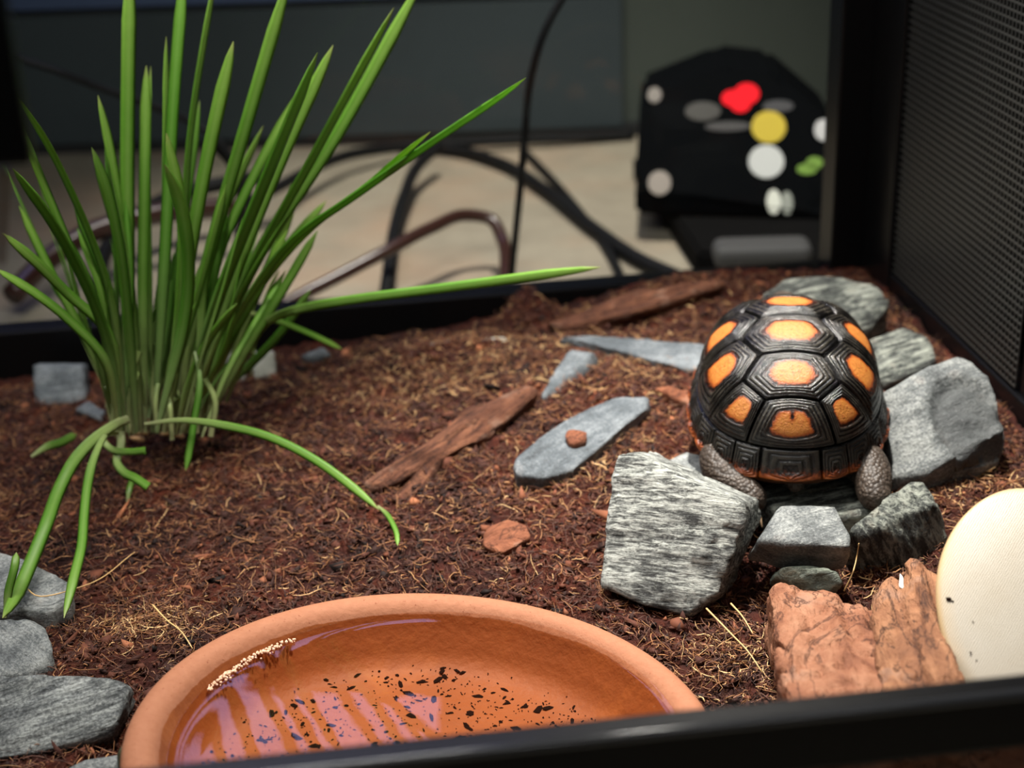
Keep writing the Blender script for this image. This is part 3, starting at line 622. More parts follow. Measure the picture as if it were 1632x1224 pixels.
o = hull_solid('pebble', [at(x, y, z) for x, y, z in [(184, 1200, .010), (194, 1184, .012), (203, 1200, .011), (206, 1232, .006), (186, 1236, .004)]]+[at(193, 1215, .0)+np.array([0, .006, -.003])], MT['pebble'], res=.0014, amp=.0002, strata=0, smooth=5)
tag(o, 'small shiny olive pebble pressed against the dish side', 'pebble')

# ------------------------------------------------------------------ bark
def bark(name, label, pts, drop, mat, streak_px=None, **kw):
    P = np.array([at(*p) for p in pts]); m = P.mean(0)
    if streak_px: kw['streak'] = at(*streak_px[1])-at(*streak_px[0])
    o = hull_solid(name, list(P)+[m+(p-m)*.96+np.array(drop) for p in P], MT[mat], **kw); tag(o, label, 'bark', 'bark pieces on the coir'); return o
bark('bark_strip', 'long fibrous bark strip slanting across the coir up to the dark edge stone', [(581, 773, .004), (640, 738, .008), (677, 710, .010), (751, 650, .014), (837, 613, .019), (856, 622, .017), (842, 642, .012), (777, 693, .009), (731, 702, .008), (684, 722, .007), (600, 781, .003)], (0, .002, -.006), 'bark_strip', ((590, 770, .006), (845, 620, .016)), res=.0022, amp=.0010, strata=.0015, smooth=1)
bark('bark_strip', 'shorter dark bark splinter below the long bark strip', [(622, 796, .003), (660, 752, .007), (686, 724, .009), (702, 730, .007), (690, 756, .004), (660, 790, .002), (640, 800, .001)], (0, .002, -.006), 'bark_strip', ((630, 795, .004), (690, 730, .007)), res=.002, amp=.0008, strata=.0014, smooth=1)
bark('bark_strip', 'long curved bark strip along the top of the coir hill by the rear rail', [(868, 516, .004), (900, 502, .008), (960, 490, .012), (1030, 462, .018), (1110, 446, .022), (1160, 446, .022), (1100, 470, .017), (1000, 500, .012), (900, 520, .005)], (0, .004, -.008), 'bark_strip', ((880, 515, .008), (1120, 450, .02)), res=.003, amp=.0012, strata=.0016)
bark('bark_chip', 'small reddish bark chip beside the tortoise flank', [(1040, 618, .014), (1060, 613, .016), (1108, 624, .017), (1106, 645, .013), (1070, 636, .012)], (0, .001, -.004), 'bark_red', res=.002, amp=.0005)
bark('bark_chip', 'crumbly orange bark chip lying on the coir behind the dish', [(766, 868, .002), (775, 838, .005), (810, 824, .007), (842, 836, .006), (846, 856, .004), (815, 868, .003), (800, 882, .001)], (0, .001, -.004), 'bark_red', res=.0018, amp=.0009)
bark('bark_chip', 'orange coir flake on the flat blue grey slate', [(898, 692, .0185), (908, 684, .019), (922, 688, .0188), (938, 686, .0185), (934, 700, .017), (915, 706, .0168), (903, 702, .017)], (0, 0, -.004), 'bark_red', res=.0014, amp=.0007)
bark('bark_chunk', 'thick orange brown bark chunk standing behind the front rail', [(1225, 945, .020), (1238, 931, .023), (1265, 927, .026), (1301, 934, .027), (1330, 956, .026), (1360, 958, .027), (1396, 972, .027), (1416, 1030, .031), (1424, 1095, .037), (1440, 1180, .043), (1270, 1190, .040), (1258, 1108, .034), (1246, 1029, .028), (1234, 983, .023)], (0.002, .006, -.026), 'bark', ((1240, 950, .02), (1265, 1100, .03)), res=.0021, amp=.0016, freq=95, strata=.0009, cracks=.0022, smooth=1)
bark('bark_chunk', 'brown bark chunk of wavy layers between the orange chunk and the white oval', [(1396, 948, .027), (1408, 939, .029), (1440, 930, .031), (1441, 906, .034), (1452, 896, .036), (1470, 899, .036), (1505, 916, .035), (1520, 983, .036), (1520, 1049, .040), (1530, 1100, .042), (1530, 1190, .044), (1436, 1190, .042), (1424, 1091, .037), (1414, 1033, .032), (1400, 1000, .029)], (0.002, .006, -.028), 'bark_layer', ((1425, 940, .03), (1470, 1090, .035)), res=.0021, amp=.0014, freq=90, strata=.0030, cracks=.0012, smooth=1)
bark('bark_chunk', 'bark piece lying behind the low front glass under the rail', [(1330, 1232, .030), (1420, 1205, .034), (1530, 1186, .036), (1640, 1170, .036), (1660, 1250, .02), (1340, 1290, .012)], (0, .02, -.01), 'bark', ((1340, 1240, .03), (1640, 1200, .03)), res=.0026, amp=.0016, freq=80, cracks=.002)
for lab, pts in (('white shell crumb on the top edge of the layered bark chunk', [(1432, 935, .034), (1434, 912, .036), (1440, 918, .036), (1441, 940, .034)]), ('white three-cornered shell crumb on the layered bark chunk', [(1426, 950, .0325), (1446, 944, .033), (1442, 962, .032), (1434, 960, .032)]), ('white shell crumb wedged between bark and white oval', [(1500, 914, .042), (1508, 890, .045), (1516, 892, .045), (1508, 916, .042)])):
    P = np.array([at(*p) for p in pts]); o = hull_solid('shell_crumb', list(P)+[p+np.array([.0003, .001, -.0012]) for p in P], MT['white'], res=.0009, amp=.0002, strata=0, smooth=1); tag(o, lab, 'shell crumb', 'white crumbs by the bark')

# ------------------------------------------------------------------ cuttlebone
def cuttlebone():
    c = at(1664, 985, .046); n = np.array([-.12, -.62, .77]); n /= np.linalg.norm(n)
    u = np.array(ROWS[0]); u = u-n*u.dot(n); u /= np.linalg.norm(u); v = np.cross(n, u)
    prof = [(0, .0032), (.3, .0031), (.6, .0025), (.82, .0012), (.94, .0002), (.985, -.0006), (1.0, -.0016), (.985, -.0028), (.92, -.0040), (.7, -.0062), (.35, -.0078), (0, -.0082)]
    V, F = lathe(prof, 96)
    a = np.arctan2(V[:, 1], V[:, 0]); k_ = 1+.012*np.sin(3*a+1)+.008*np.sin(5*a)
    L = np.stack([V[:, 0]*.0345*k_, V[:, 1]*.047*k_, V[:, 2]], 1)
    s = NT('cuttlebone'); co_ = s.coord(); wv = s.n('ShaderNodeTexWave'); wv.inputs['Scale'].default_value = 420; wv.inputs['Distortion'].default_value = 3; wv.inputs['Detail'].default_value = 2; s.l(s.coord(rot=(0, 0, .6)), wv.inputs[0])
    nz = s.noise(co_, 60, 4)
    c0 = s.mix(nz, C4(*srgb(190, 184, 172)), C4(*srgb(174, 163, 144)))
    c0 = s.mix(s.math('MULTIPLY', s.attr('edge'), .95), c0, C4(*srgb(188, 160, 116)))
    s.bsdf(c0, .45, s.bump(wv.outputs[1], .00015, .4))
    me = mesh_np('cuttlebone', L, F, {'edge': smoothstep(.90, 1.0, np.hypot(V[:, 0], V[:, 1]))})
    o = link('cuttlebone', me, s.m); o.matrix_world = Matrix(((u[0], v[0], n[0], c[0]), (u[1], v[1], n[1], c[1]), (u[2], v[2], n[2], c[2]), (0, 0, 0, 1)))
    tag(o, 'cream white oval cuttlebone leaning on the bark behind the front rail', 'cuttlebone')
    for (x, y, w_, lab) in [(1511, 955, .0011, 'largest dark dirt crumb, near the rim of the white oval cuttlebone'), (1517, 960, .0008, 'dirt crumb just beside the largest crumb on the white oval cuttlebone'), (1549, 993, .0006, 'lone tiny dirt crumb at mid height on the white oval cuttlebone'), (1545, 1043, .0007, 'upper of two dirt crumbs low on the white oval cuttlebone'), (1555, 1055, .0006, 'lowest dirt crumb on the white oval cuttlebone above the rail')]:
        p = atplane(x, y, c, n); k = (p-c); lx, ly = k.dot(u)/.0345, k.dot(v)/.047; rr = math.hypot(lx, ly)
        hz = np.interp(min(rr, 1), [0, .3, .6, .82, .94, 1], [.0032, .0031, .0025, .0012, .0002, -.0016])
        q = c+u*lx*.0345+v*ly*.047+n*hz
        r2 = np.random.default_rng(x); bp = [q+(u*r2.uniform(-1, 1)+v*r2.uniform(-1, 1)+n*r2.uniform(-.3, .7))*w_ for _ in range(10)]
        b = hull_solid('dirt_crumb', bp, MT['speck'], res=.0006, amp=.0001, strata=0, smooth=1)
        tag(b, lab, 'dirt crumb', 'dirt crumbs on the cuttlebone')
cuttlebone()

# ------------------------------------------------------------------ water dish
dn = np.array([.093, .062, 1.]); dn /= np.linalg.norm(dn); dc = np.array([.011, .426, .0145])
du = np.cross([0, 1., 0], dn); du /= np.linalg.norm(du); dv = np.cross(dn, du)
DM = Matrix(((du[0], dv[0], dn[0], dc[0]), (du[1], dv[1], dn[1], dc[1]), (du[2], dv[2], dn[2], dc[2]), (0, 0, 0, 1)))
prof = [(0, -.0225), (.05, -.0225), (.069, -.0223), (.0752, -.0210), (.0795, -.0178), (.0828, -.0125), (.0856, -.0075), (.0874, -.0035), (.0886, -.0012), (.0905, .0006), (.0935, .0016), (.0965, .0012), (.0988, -.0004), (.1000, -.0026), (.0998, -.0050), (.0975, -.0068), (.0935, -.0085), (.086, -.017), (.079, -.0245), (.072, -.0275), (.03, -.0275), (0, -.0275)]
pr_ = np.array(prof); Q = spline(np.c_[pr_, 0*pr_[:, 0]], 110)[:, :2]; Q[0, 0] = Q[-1, 0] = 0.0
V, F = lathe(Q, 192)
rr = np.hypot(V[:, 0], V[:, 1]); ii = np.arange(len(V))//192
azm = np.arctan2(V[:, 1], V[:, 0])
wet = np.where((ii < 62), smoothstep(.0900, .0855, rr), 0)
me = mesh_np('water_dish', V, F, {'wet': wet})
dish = link('water_dish', me, MT['terracotta']); dish.matrix_world = DM
tag(dish, 'round terracotta saucer full of water sunk in the coir behind the front rail', 'dish')
# water: surface meeting the wall, with a small meniscus
WN = np.array([.06, .04, 1.]); WN /= np.linalg.norm(WN); WP = dc+dn*-.005
def water():
    n = 240; a = np.linspace(0, 2*np.pi, n, endpoint=False); edge = []
    ip = np.array([q for q in Q[:60] if q[0] > .05]); Rm = np.array(DM.to_3x3())
    for t in a:
        W = (np.stack([ip[:, 0]*np.cos(t), ip[:, 0]*np.sin(t), ip[:, 1]], 1))@Rm.T+dc
        hgt = (W-WP)@WN; k = np.searchsorted(hgt > 0, True); k = min(max(k, 1), len(W)-1)
        f = -hgt[k-1]/(hgt[k]-hgt[k-1]+1e-9); edge.append(W[k-1]+(W[k]-W[k-1])*np.clip(f, 0, 1))
    edge = np.array(edge); c = edge.mean(0); V = []; rings = [0.002, .2, .4, .6, .75, .84, .89, .92, .94, .955, .97, .98, .99, 1.0, 1.004]
    for s_ in rings: V.append(c+(edge-c)*s_+WN*(-.0006+.0012*np.exp(-(1-min(s_, 1))/.022)))
    V = np.array(V).reshape(-1, 3); me = mesh_np('water', V, grid_faces(len(rings), n, True))
    bm = bmesh.new(); bm.from_mesh(me); bmesh.ops.recalc_face_normals(bm, faces=bm.faces); bm.faces.ensure_lookup_table()
    if bm.faces[0].normal.z < 0: bmesh.ops.reverse_faces(bm, faces=bm.faces)
    bm.to_mesh(me); bm.free()
    o = link('water', me, MT['water']); tag(o, 'clear still water filling the terracotta saucer', 'water', None, 'stuff')
    return c, edge
wc, wedge = water()
# debris on the dish floor
def debris(n, seed):
    r = np.random.default_rng(seed); V = []; F = []; Rm = np.array(DM.to_3x3()); i0 = 0
    for k in range(n):
        rad = .077*math.sqrt(r.uniform()); t = r.uniform(0, 2*np.pi); z = np.interp(rad, Q[:55, 0], Q[:55, 1])+.0002
        s_ = .00022+.0011*r.uniform()**9; m = 6; ang = r.uniform(0, np.pi); el = r.uniform(1, 3.2)
        base = np.array([rad*math.cos(t), rad*math.sin(t), z])
        ring = []
        for j in range(m):
            b = 2*np.pi*j/m; q = np.array([math.cos(b)*el, math.sin(b), 0])*s_*r.uniform(.6, 1.3)
            q = np.array([q[0]*math.cos(ang)-q[1]*math.sin(ang), q[0]*math.sin(ang)+q[1]*math.cos(ang), 0]); ring.append(base+q)
        V += [p@Rm.T+dc for p in ring]+[(base+np.array([0, 0, s_*.9]))@Rm.T+dc]
        F += [[i0+j, i0+(j+1) % m, i0+m] for j in range(m)]; i0 += m+1
    return mesh_np('debris_specks', V, F)
tag(link('debris_specks', debris(1900, 4), MT['speck']), 'dark specks of coir lying in the saucer under the water', 'debris', None, 'stuff')
r = np.random.default_rng(9)
bm = bmesh.new()
near = [p for p in wedge if p[1] > .44 and p[0] < -.035 and p[0] > -.066]
for k in range(170):
    i_ = int(r.uniform(0, len(near)-1)); f_ = r.uniform(); p = near[i_]*(1-f_)+near[i_+1]*f_; p = p+(wc-p)*abs(r.normal(0, .018))+WN*.0003
    bmesh.ops.create_icosphere(bm, subdivisions=1, radius=.0003+.0005*r.uniform()**2, matrix=Matrix.Translation(p))
bub, *_ = m_clear('bubble_film', (.97, .95, .93), 1.5)
tag(link('foam_bubbles', from_bm('foam_bubbles', bm), MT['bubble']), 'patch of tiny foam bubbles on the water at the saucer wall', 'bubbles', None, 'stuff')

# ------------------------------------------------------------------ grass
gbase = at(245, 690, -.010)
grass = empty('grass_clump', gbase); tag(grass, 'tall clump of green cat grass rooted in the coir beside the rear rail', 'grass plant')
GI = Matrix.Translation(-Vector(gbase))
def blade(P, w, mat='grass', n=28, name='blade', taper=1.0, twist=0.0, basew=.38, a0=0.0, a1=1.0, face=None):
    Q = spline(P, n); T, N, B = frames(Q); u = np.linspace(0, 1, n)
    view = Q-CAM; view /= np.linalg.norm(view, axis=1)[:, None]
    side = np.cross(T, view if face is None else np.broadcast_to(face, T.shape)); side /= np.linalg.norm(side, axis=1)[:, None]+1e-9
    nr = np.cross(side, T); th = twist*np.ones(n)+.5*twist*u
    s2 = side*np.cos(th)[:, None]+nr*np.sin(th)[:, None]; nr = np.cross(s2, T)
    wd_ = w*(basew+(1-basew)*np.minimum(1, u/.35))*np.clip((1-u)/.11, 0, 1)**.5 if taper else w*np.ones(n)
    wd_ = np.maximum(wd_, w*.06)*.5
    cols = [(-1, .0), (-.5, -.09), (0, -.17), (.5, -.09), (1, .0), (.5, .02), (0, -.05), (-.5, .02)]
    V = np.stack([Q+s2*wd_[:, None]*c[0]+nr*wd_[:, None]*c[1] for c in cols], 1)
    F = grid_faces(n, 8, True); rib = np.tile([0, 0, 1, 0, 0, 0, 1, 0], n)
    me = mesh_np(name, V.reshape(-1, 3), F, {'along': np.repeat(a0+(a1-a0)*u, 8), 'rib': rib})
    o = link(name, me, MT[mat], grass); o.matrix_parent_inverse = GI; return o
def bp(pts, Y0, Y1, w, mat='grass', **kw):
    n = len(pts); P = [aty(x, y, Y0+(Y1-Y0)*i/(n-1)) for i, (x, y) in enumerate(pts)]; return blade(P, w, mat, **kw)
W = .0066
B_ = [
 ([(205, 690), (204, 480), (203, 250), (207, -60)], .69, .71, W*1.05), ([(250, 690), (258, 500), (264, 250), (265, 58)], .70, .72, W*.6),
 ([(245, 690), (262, 420), (275, 180), (294, -60)], .70, .71, W*.9), ([(262, 690), (285, 480), (305, 200), (345, -50)], .71, .73, W*.7),
 ([(270, 690), (300, 420), (335, 230), (372, 66)], .69, .68, W*.95), ([(275, 690), (330, 420), (395, 190), (462, -40)], .70, .70, W*.95),
 ([(285, 680), (350, 470), (430, 270), (506, 84)], .69, .67, W*1.2), ([(300, 680), (370, 450), (450, 250), (531, 72)], .70, .69, W*.9),
 ([(295, 690), (390, 450), (510, 230), (628, 12)], .71, .70, W*1.0), ([(300, 690), (400, 430), (540, 210), (672, -30)], .71, .72, W*.95),
 ([(320, 660), (380, 500), (470, 380), (560, 316), (690, 226), (800, 152), (838, 124)], .71, .64, W*.75), ([(325, 660), (400, 480), (500, 360), (590, 292), (640, 248), (686, 210)], .715, .655, W*.65),
 ([(360, 640), (395, 560), (430, 510), (480, 492), (560, 478), (700, 460), (850, 440), (957, 426)], .74, .66, W*.72),
 ([(372, 494), (420, 504), (480, 526), (545, 556)], .72, .76, W*.6),
 ([(218, 690), (205, 520), (190, 390), (170, 300), (146, 235)], .68, .66, W*.95), ([(225, 690), (210, 480), (190, 320), (172, 220), (156, 152)], .70, .70, W*.75),
 ([(232, 690), (228, 480), (231, 260), (233, 105)], .71, .73, W*.85), ([(240, 690), (238, 430), (236, 230), (240, 105)], .72, .74, W*.6),
 ([(250, 690), (300, 450), (298, 380), (283, 310), (262, 262)], .67, .65, W*.9), ([(262, 690), (288, 470), (290, 340), (265, 212)], .68, .67, W*.8),
 ([(200, 680), (170, 450), (120, 320), (70, 220), (24, 150)], .68, .64, W*.75), ([(195, 690), (165, 520), (110, 390), (60, 270), (26, 186)], .67, .65, W*.85),
 ([(195, 690), (170, 540), (130, 440), (80, 350), (20, 268)], .67, .63, W*.85), ([(190, 690), (165, 520), (110, 470), (60, 420), (4, 372)], .67, .64, W*.75),
 ([(188, 680), (165, 570), (110, 510), (60, 470), (-8, 428)], .66, .63, W*.8), ([(190, 700), (172, 620), (170, 560), (150, 470), (100, 370), (30, 290)], .68, .66, W*.6),
 ([(310, 560), (318, 600), (308, 680), (296, 750)], .68, .655, W*.55), ([(310, 690), (325, 560), (345, 420), (420, 250), (480, 140)], .71, .71, W*.85),
 ([(255, 690), (300, 520), (360, 330), (420, 200)], .72, .74, W*.7), ([(290, 690), (330, 560), (400, 380), (435, 250)], .73, .75, W*.7), ([(245, 690), (276, 470), (300, 300), (318, 160)], .73, .75, W*.65),
 ([(320, 690), (360, 560), (420, 440), (470, 330)], .73, .75, W*.7), ([(340, 660), (375, 560), (430, 430), (520, 320)], .75, .76, W*.7), ([(400, 600), (410, 520), (430, 460), (445, 430)], .77, .78, W*.5),
]
for i, (p, a, b, w_) in enumerate(B_): bp(p, a, b, w_, ['grass', 'grass', 'grass_dark', 'grass'][i % 4], twist=random.uniform(-.7, .7))
# nodding blades that lie over the coir
bp([(205, 668), (185, 676), (150, 700), (118, 735), (92, 785), (76, 830), (52, 890), (28, 945), (4, 985)], .67, .525, W*.85, 'grass', n=26, taper=1.0, basew=.7)
bp([(190, 690), (168, 694), (150, 730), (140, 770), (134, 820), (130, 870), (118, 920), (102, 985)], .66, .52, W*.62, 'grass', n=26)
bp([(230, 676), (290, 670), (350, 677), (430, 697), (500, 732), (560, 775), (604, 812)], .67, .60, W*.6, 'grass', n=26)
bp([(172, 680), (164, 700), (178, 716), (205, 720), (232, 718)], .665, .645, W*.5, 'grass', n=22, taper=0, a1=.6)
bp([(192, 688), (193, 710), (186, 735), (196, 752), (215, 762), (236, 776)], .665, .63, W*.62, 'grass', n=22, taper=0, a1=.6)
bp([(8, 985), (14, 940), (24, 900), (26, 880)], .535, .55, W*.5, 'grass_pale', n=12)
# fill
rg = random.Random(3)
for k in range(50):
    bx = rg.uniform(178, 332); Y0 = rg.uniform(.672, .735); ang = (bx-255)/75*.30+rg.gauss(.06, .16); L = rg.uniform(200, 470)
    tx_ = bx+math.sin(ang)*L*1.05; ty_ = 688-math.cos(ang)*L; c_ = rg.uniform(-18, 18)
    bp([(bx, 700-(Y0-.672)*900), ((bx*.7+tx_*.3)-c_*.6, 690-.33*L), ((bx*.35+tx_*.65)-c_, 688-.68*L*math.cos(ang)), (tx_, ty_)], Y0, Y0+rg.uniform(-.02, .04), W*rg.uniform(.42, .78), rg.choice(['grass', 'grass', 'grass_dark', 'grass_pale']), n=14, twist=rg.uniform(-1.1, 1.1), a1=rg.uniform(.6, 1))
# pale stems at the foot
for k in range(34):
    bx = rg.uniform(172, 345); Y0 = rg.uniform(.665, .74); L = rg.uniform(60, 150)
    bp([(bx, 702-(Y0-.665)*900), (bx+rg.uniform(-6, 8), 660-L*.3), (bx+rg.uniform(-14, 22), 690-L)], Y0, Y0+.01, W*rg.uniform(.35, .55), 'grass_pale', n=8, name='stem', taper=0, a0=0, a1=.22)
# hair-fine wisps at the left edge
for k in range(0):
    x0 = rg.uniform(22, 60); y0_ = rg.uniform(120, 330); L = rg.uniform(70, 150)
    bp([(x0, y0_), (x0+L*.16, y0_-L*.5), (x0+L*.34, y0_-L)], .63, .60, W*.10, 'grass_pale', n=8, name='wisp', taper=0, a0=.3, a1=.9)
for (x, y, ang) in [(228, 690, .3), (222, 700, -.2), (268, 690, .7), (238, 672, -.5), (210, 686, .2), (285, 694, -.3)]:
    bm = bmesh.new(); bmesh.ops.create_uvsphere(bm, u_segments=14, v_segments=10, radius=1)
    for v in bm.verts: v.co = Vector((v.co.x*.0042*(1-.25*v.co.x), v.co.y*.0016, v.co.z*.0015*(1-.2*(abs(v.co.y) < .2))))
    o = link('seed', from_bm('seed', bm), MT['seed'], grass); o.matrix_parent_inverse = GI; p = at(x, y, -.005); o.location = p; o.rotation_euler = (0, .2, ang)
grass['label'] = 'tall clump of green cat grass rooted in the coir beside the rear rail'
def loose(label, pts, w_, mat='grass'):
    P = [at(*p) for p in pts]; o = blade(P, w_, mat, n=12, name='grass_scrap', taper=1); o.parent = None; o.matrix_parent_inverse = Matrix(); tag(o, label, 'grass scrap', 'loose grass scraps')
loose('limp green grass scrap lying on the coir left of the clump foot', [(50, 728, .002), (75, 712, .005), (95, 706, .004), (122, 692, .003)], .0042)
loose('short dry grass tip lying below the long bark strip', [(602, 806, .004), (622, 828, .006), (632, 850, .004), (634, 870, .002)], .0024)
loose('pale torn grass scrap below the curled blades', [(203, 800, -.002), (206, 780, .002), (212, 762, .004)], .0030, 'grass_pale')

# ------------------------------------------------------------------ tortoise
TC = at(1257, 640, .036)
TC = np.array([.1885, .612, .0320])
HEAD = math.radians(-14.5); PITCH = math.radians(7.0)
tort = empty('tortoise', TC); tort.rotation_euler = (PITCH, 0, HEAD)
tag(tort, 'small dark shelled tortoise with orange spots on its shell seen from behind on the stones', 'tortoise')
SW, SL, SH = .0405, .0560, .0480
def dome(q):
    """chart point (unit disk) -> shell surface point"""
    q = np.atleast_2d(q); rho = np.hypot(q[:, 0], q[:, 1]); a = np.arctan2(q[:, 0], q[:, 1])
    phi = np.clip(rho, 0, 1.06)*np.pi/2
    sx, cy = np.sin(a), np.cos(a); e = 2.35
    R = 1/((np.abs(sx)**e+np.abs(cy)**e)**(1/e))
    s = np.sin(np.minimum(phi, np.pi/2))**.92
    fl = np.maximum(0, (rho-.86)/.14)**1.6
    rad = R*s
    x = SW*rad*sx*(1+.05*np.clip(-cy, 0, 1))+.0026*fl*sx; y = SL*rad*cy+.0030*fl*cy
    z = SH*np.clip(np.cos(phi), 0, 1)**.80-.0035*np.maximum(0, (rho-1.0)/.06)
    z = z+.0012*fl
    y = y-.004*np.clip(np.cos(phi), 0, 1)
    return np.stack([x, y, z], 1)
def dome_n(q):
    q = np.atleast_2d(q); e = 1e-3
    a = dome(q+[e, 0])-dome(q-[e, 0]); b = dome(q+[0, e])-dome(q-[0, e]); n = np.cross(a, b); n /= np.linalg.norm(n, axis=1)[:, None]+1e-12
    # near the rim the chart derivative collapses: fall back on the radial direction
    return n
def ringpt(deg, r): return np.array([r*math.sin(math.radians(deg)), r*math.cos(math.radians(deg))])
RM = .85
car = link('carapace', mesh_np('carapace', *(lambda q: (np.concatenate([dome(q*.999)*np.array([.965, .965, .96])]), grid_faces(24, 72, True)))(np.stack([np.outer(np.linspace(.001, 1.0, 24), np.sin(np.linspace(0, 2*np.pi, 72, endpoint=False))).ravel(), np.outer(np.linspace(.001, 1.0, 24), np.cos(np.linspace(0, 2*np.pi, 72, endpoint=False))).ravel()], 1))), MT['shell_base'], tort)
def densify(poly, n=72):
    P = np.array(poly+[poly[0]], float); d = np.r_[0, np.cumsum(np.linalg.norm(np.diff(P, axis=0), axis=1))]
    return np.stack([np.interp(np.linspace(0, d[-1], n, endpoint=False), d, P[:, i]) for i in (0, 1)], 1)
def scute(poly, A=None, ar=.42, rings=5, bulge=.0018, groove=.0009, marg=False, seed=0, notch=False):
    B = densify(poly, 84); A = B.mean(0) if A is None else np.array(A); K = 46
    if marg:
        an = np.unwrap(np.arctan2(B[:, 0], B[:, 1])); sc_ = np.sin(np.pi*np.clip((an-an.min())/(np.ptp(an)+1e-9), 0, 1))
    ts = np.linspace(1, .015, K); V = []; T = []; Rg = []; Ar = []
    for t in ts:
        q = A+(B-A)*t
        if t > .85:                                             # corners rounded a little towards the seam
            pass
        else:
            k_ = smoothstep(.85, .2, t)*.75                      # towards the areola the outline rounds off
            rmean = np.linalg.norm(B-A, axis=1); soft = np.convolve(np.r_[rmean[-8:], rmean, rmean[:8]], np.ones(17)/17, 'valid')
            q = A+(B-A)*(t*((1-k_)+k_*soft/rmean))[:, None]
        edge = smoothstep(.90, 1.0, t)
        u = np.clip((t-ar)/(1-ar), 0, 1); ph = (u**.85)*rings*np.pi
        rid = (abs(math.sin(ph))**.6 if u > 0 else .35)
        h = bulge*(1-t**2.0)-groove*edge+(.00055*rid*smoothstep(0, .08, u) if u > 0 else .0)
        if t < ar*1.02: h += -.0004*smoothstep(ar, 0, t)
        n = dome_n(np.clip(q, -2, 2)); P = dome(q)
        jit = .00010*fbm(np.c_[q*34, np.full(len(q), seed)], 2, seed)*(u > 0)
        if marg:                                                # scalloped outer edge
            w_ = smoothstep(.90, 1.0, np.hypot(q[:, 0], q[:, 1]))*sc_[np.arange(len(q))]; P = P+np.stack([q[:, 0], q[:, 1], 0*w_], 1)*(.0009*w_)[:, None]
        V.append(P+n*(h+jit)[:, None]); T.append(np.full(len(q), t)); Rg.append(np.full(len(q), rid*(u > .02)*(1-edge)))
        if marg:
            rho = np.hypot(q[:, 0], q[:, 1]); a_ = smoothstep(.93, 1.0, rho)*.72
        else:
            a_ = np.full(len(q), float(smoothstep(ar*1.16, ar*.58, t)))
            if notch: a_ = a_*(1-.8*np.exp(-((q[:, 0]/.018)**2))*smoothstep(-.70, -.655, q[:, 1]))
        Ar.append(a_)
    V = np.concatenate(V); nB = len(B)
    me = mesh_np('scute', V, grid_faces(K, nB, True)[:, ::-1], {'areola': np.concatenate(Ar), 'ridge': np.concatenate(Rg)})
    bm = bmesh.new(); bm.from_mesh(me); bmesh.ops.recalc_face_normals(bm, faces=bm.faces)
    bm.faces.ensure_lookup_table(); f = bm.faces[0]
    if f.normal.dot(f.calc_center_median()-Vector((0, 0, -.01))) < 0: bmesh.ops.reverse_faces(bm, faces=bm.faces)
    bm.to_mesh(me); bm.free()
    o = link('scute', me, MT['scute'], car); return o
ys = [.85, .35, .05, -.245, -.54]; mids = [.62, .20, -.0975, -.3925]; wS, wM = .185, .315
arc = lambda a0, a1, r, n=8: [ringpt(a0+(a1-a0)*i/(n-1), r) for i in range(n)]
aF, a12, a23, a34, aR = 15.5, 66, 98, 127, 154
vert = []
vert.append(([*arc(-aF, aF, RM), (.28, .62), (wS, .35), (-wS, .35), (-.28, .62)], (0, .58), .46, False))
for i in range(1, 4): vert.append(([(-wS, ys[i]), (wS, ys[i]), (wM, mids[i]), (wS, ys[i+1]), (-wS, ys[i+1]), (-wM, mids[i])], (0, (ys[i]+ys[i+1])/2), .56, False))
vert.append(([(-wS, -.54), (wS, -.54), *arc(aR, 360-aR, RM, 10)], (0, -.70), .54, True))
sd = 0
for poly, A, ar, nt in vert: sd += 1; scute([np.array(p) for p in poly], A, ar, 4, .0020, seed=sd, notch=nt)
cost = [([(.28, .62), (wS, .35), (wM, mids[1]), *arc(a12, aF, RM)], (.43, .43)), ([(wM, mids[1]), (wS, .05), (wM, mids[2]), *arc(a23, a12, RM)], (.465, .045)),
        ([(wM, mids[2]), (wS, -.245), (wM, mids[3]), *arc(a34, a23, RM)], (.43, -.265)), ([(wM, mids[3]), (wS, -.54), *arc(aR, a34, RM)], (.325, -.555))]
for poly, A in cost:
    for sg in (1, -1):
        sd += 1; scute([np.array(p)*[sg, 1] for p in poly], np.array(A)*[sg, 1], .50, 4, .0020, seed=sd)
edges = [0]+[163/11*i for i in range(1, 12)]
for i in range(11):
    for sg in (1, -1):
        a0, a1 = edges[i], edges[i+1]; am = (a0+a1)/2
        poly = [*arc(a0, a1, RM, 6), *arc(a1, a0+.0, 1.0, 6)]; sd += 1
        scute([np.array(p)*[sg, 1] for p in poly], ringpt(am, .965)*[sg, 1], .22, 4, .0010, .0006, True, sd)
scute([np.array(p) for p in [*arc(163, 197, RM, 8), *arc(197, 163, 1.0, 8)]], ringpt(180, .965), .22, 3, .0010, .0006, True, 99)
# plastron and underside
a = np.linspace(0, 2*np.pi, 96, endpoint=False); rim = dome(np.stack([np.sin(a), np.cos(a)], 1))
ringsP = [rim*[1, 1, 1]+[0, 0, .0004], rim*[.97, .97, 1]-[0, 0, .0022], rim*[.90, .91, 0]+[0, 0, -.0022], rim*[.80, .82, 0]+[0, 0, -.0070], rim*[.70, .74, 0]+[0, 0, -.0112], rim*[.55, .6, 0]+[0, 0, -.0128], rim*[.01, .01, 0]+[0, 0, -.0130]]
link('plastron', mesh_np('plastron', np.concatenate(ringsP), grid_faces(7, 96, True)), MT['plastron'], tort)
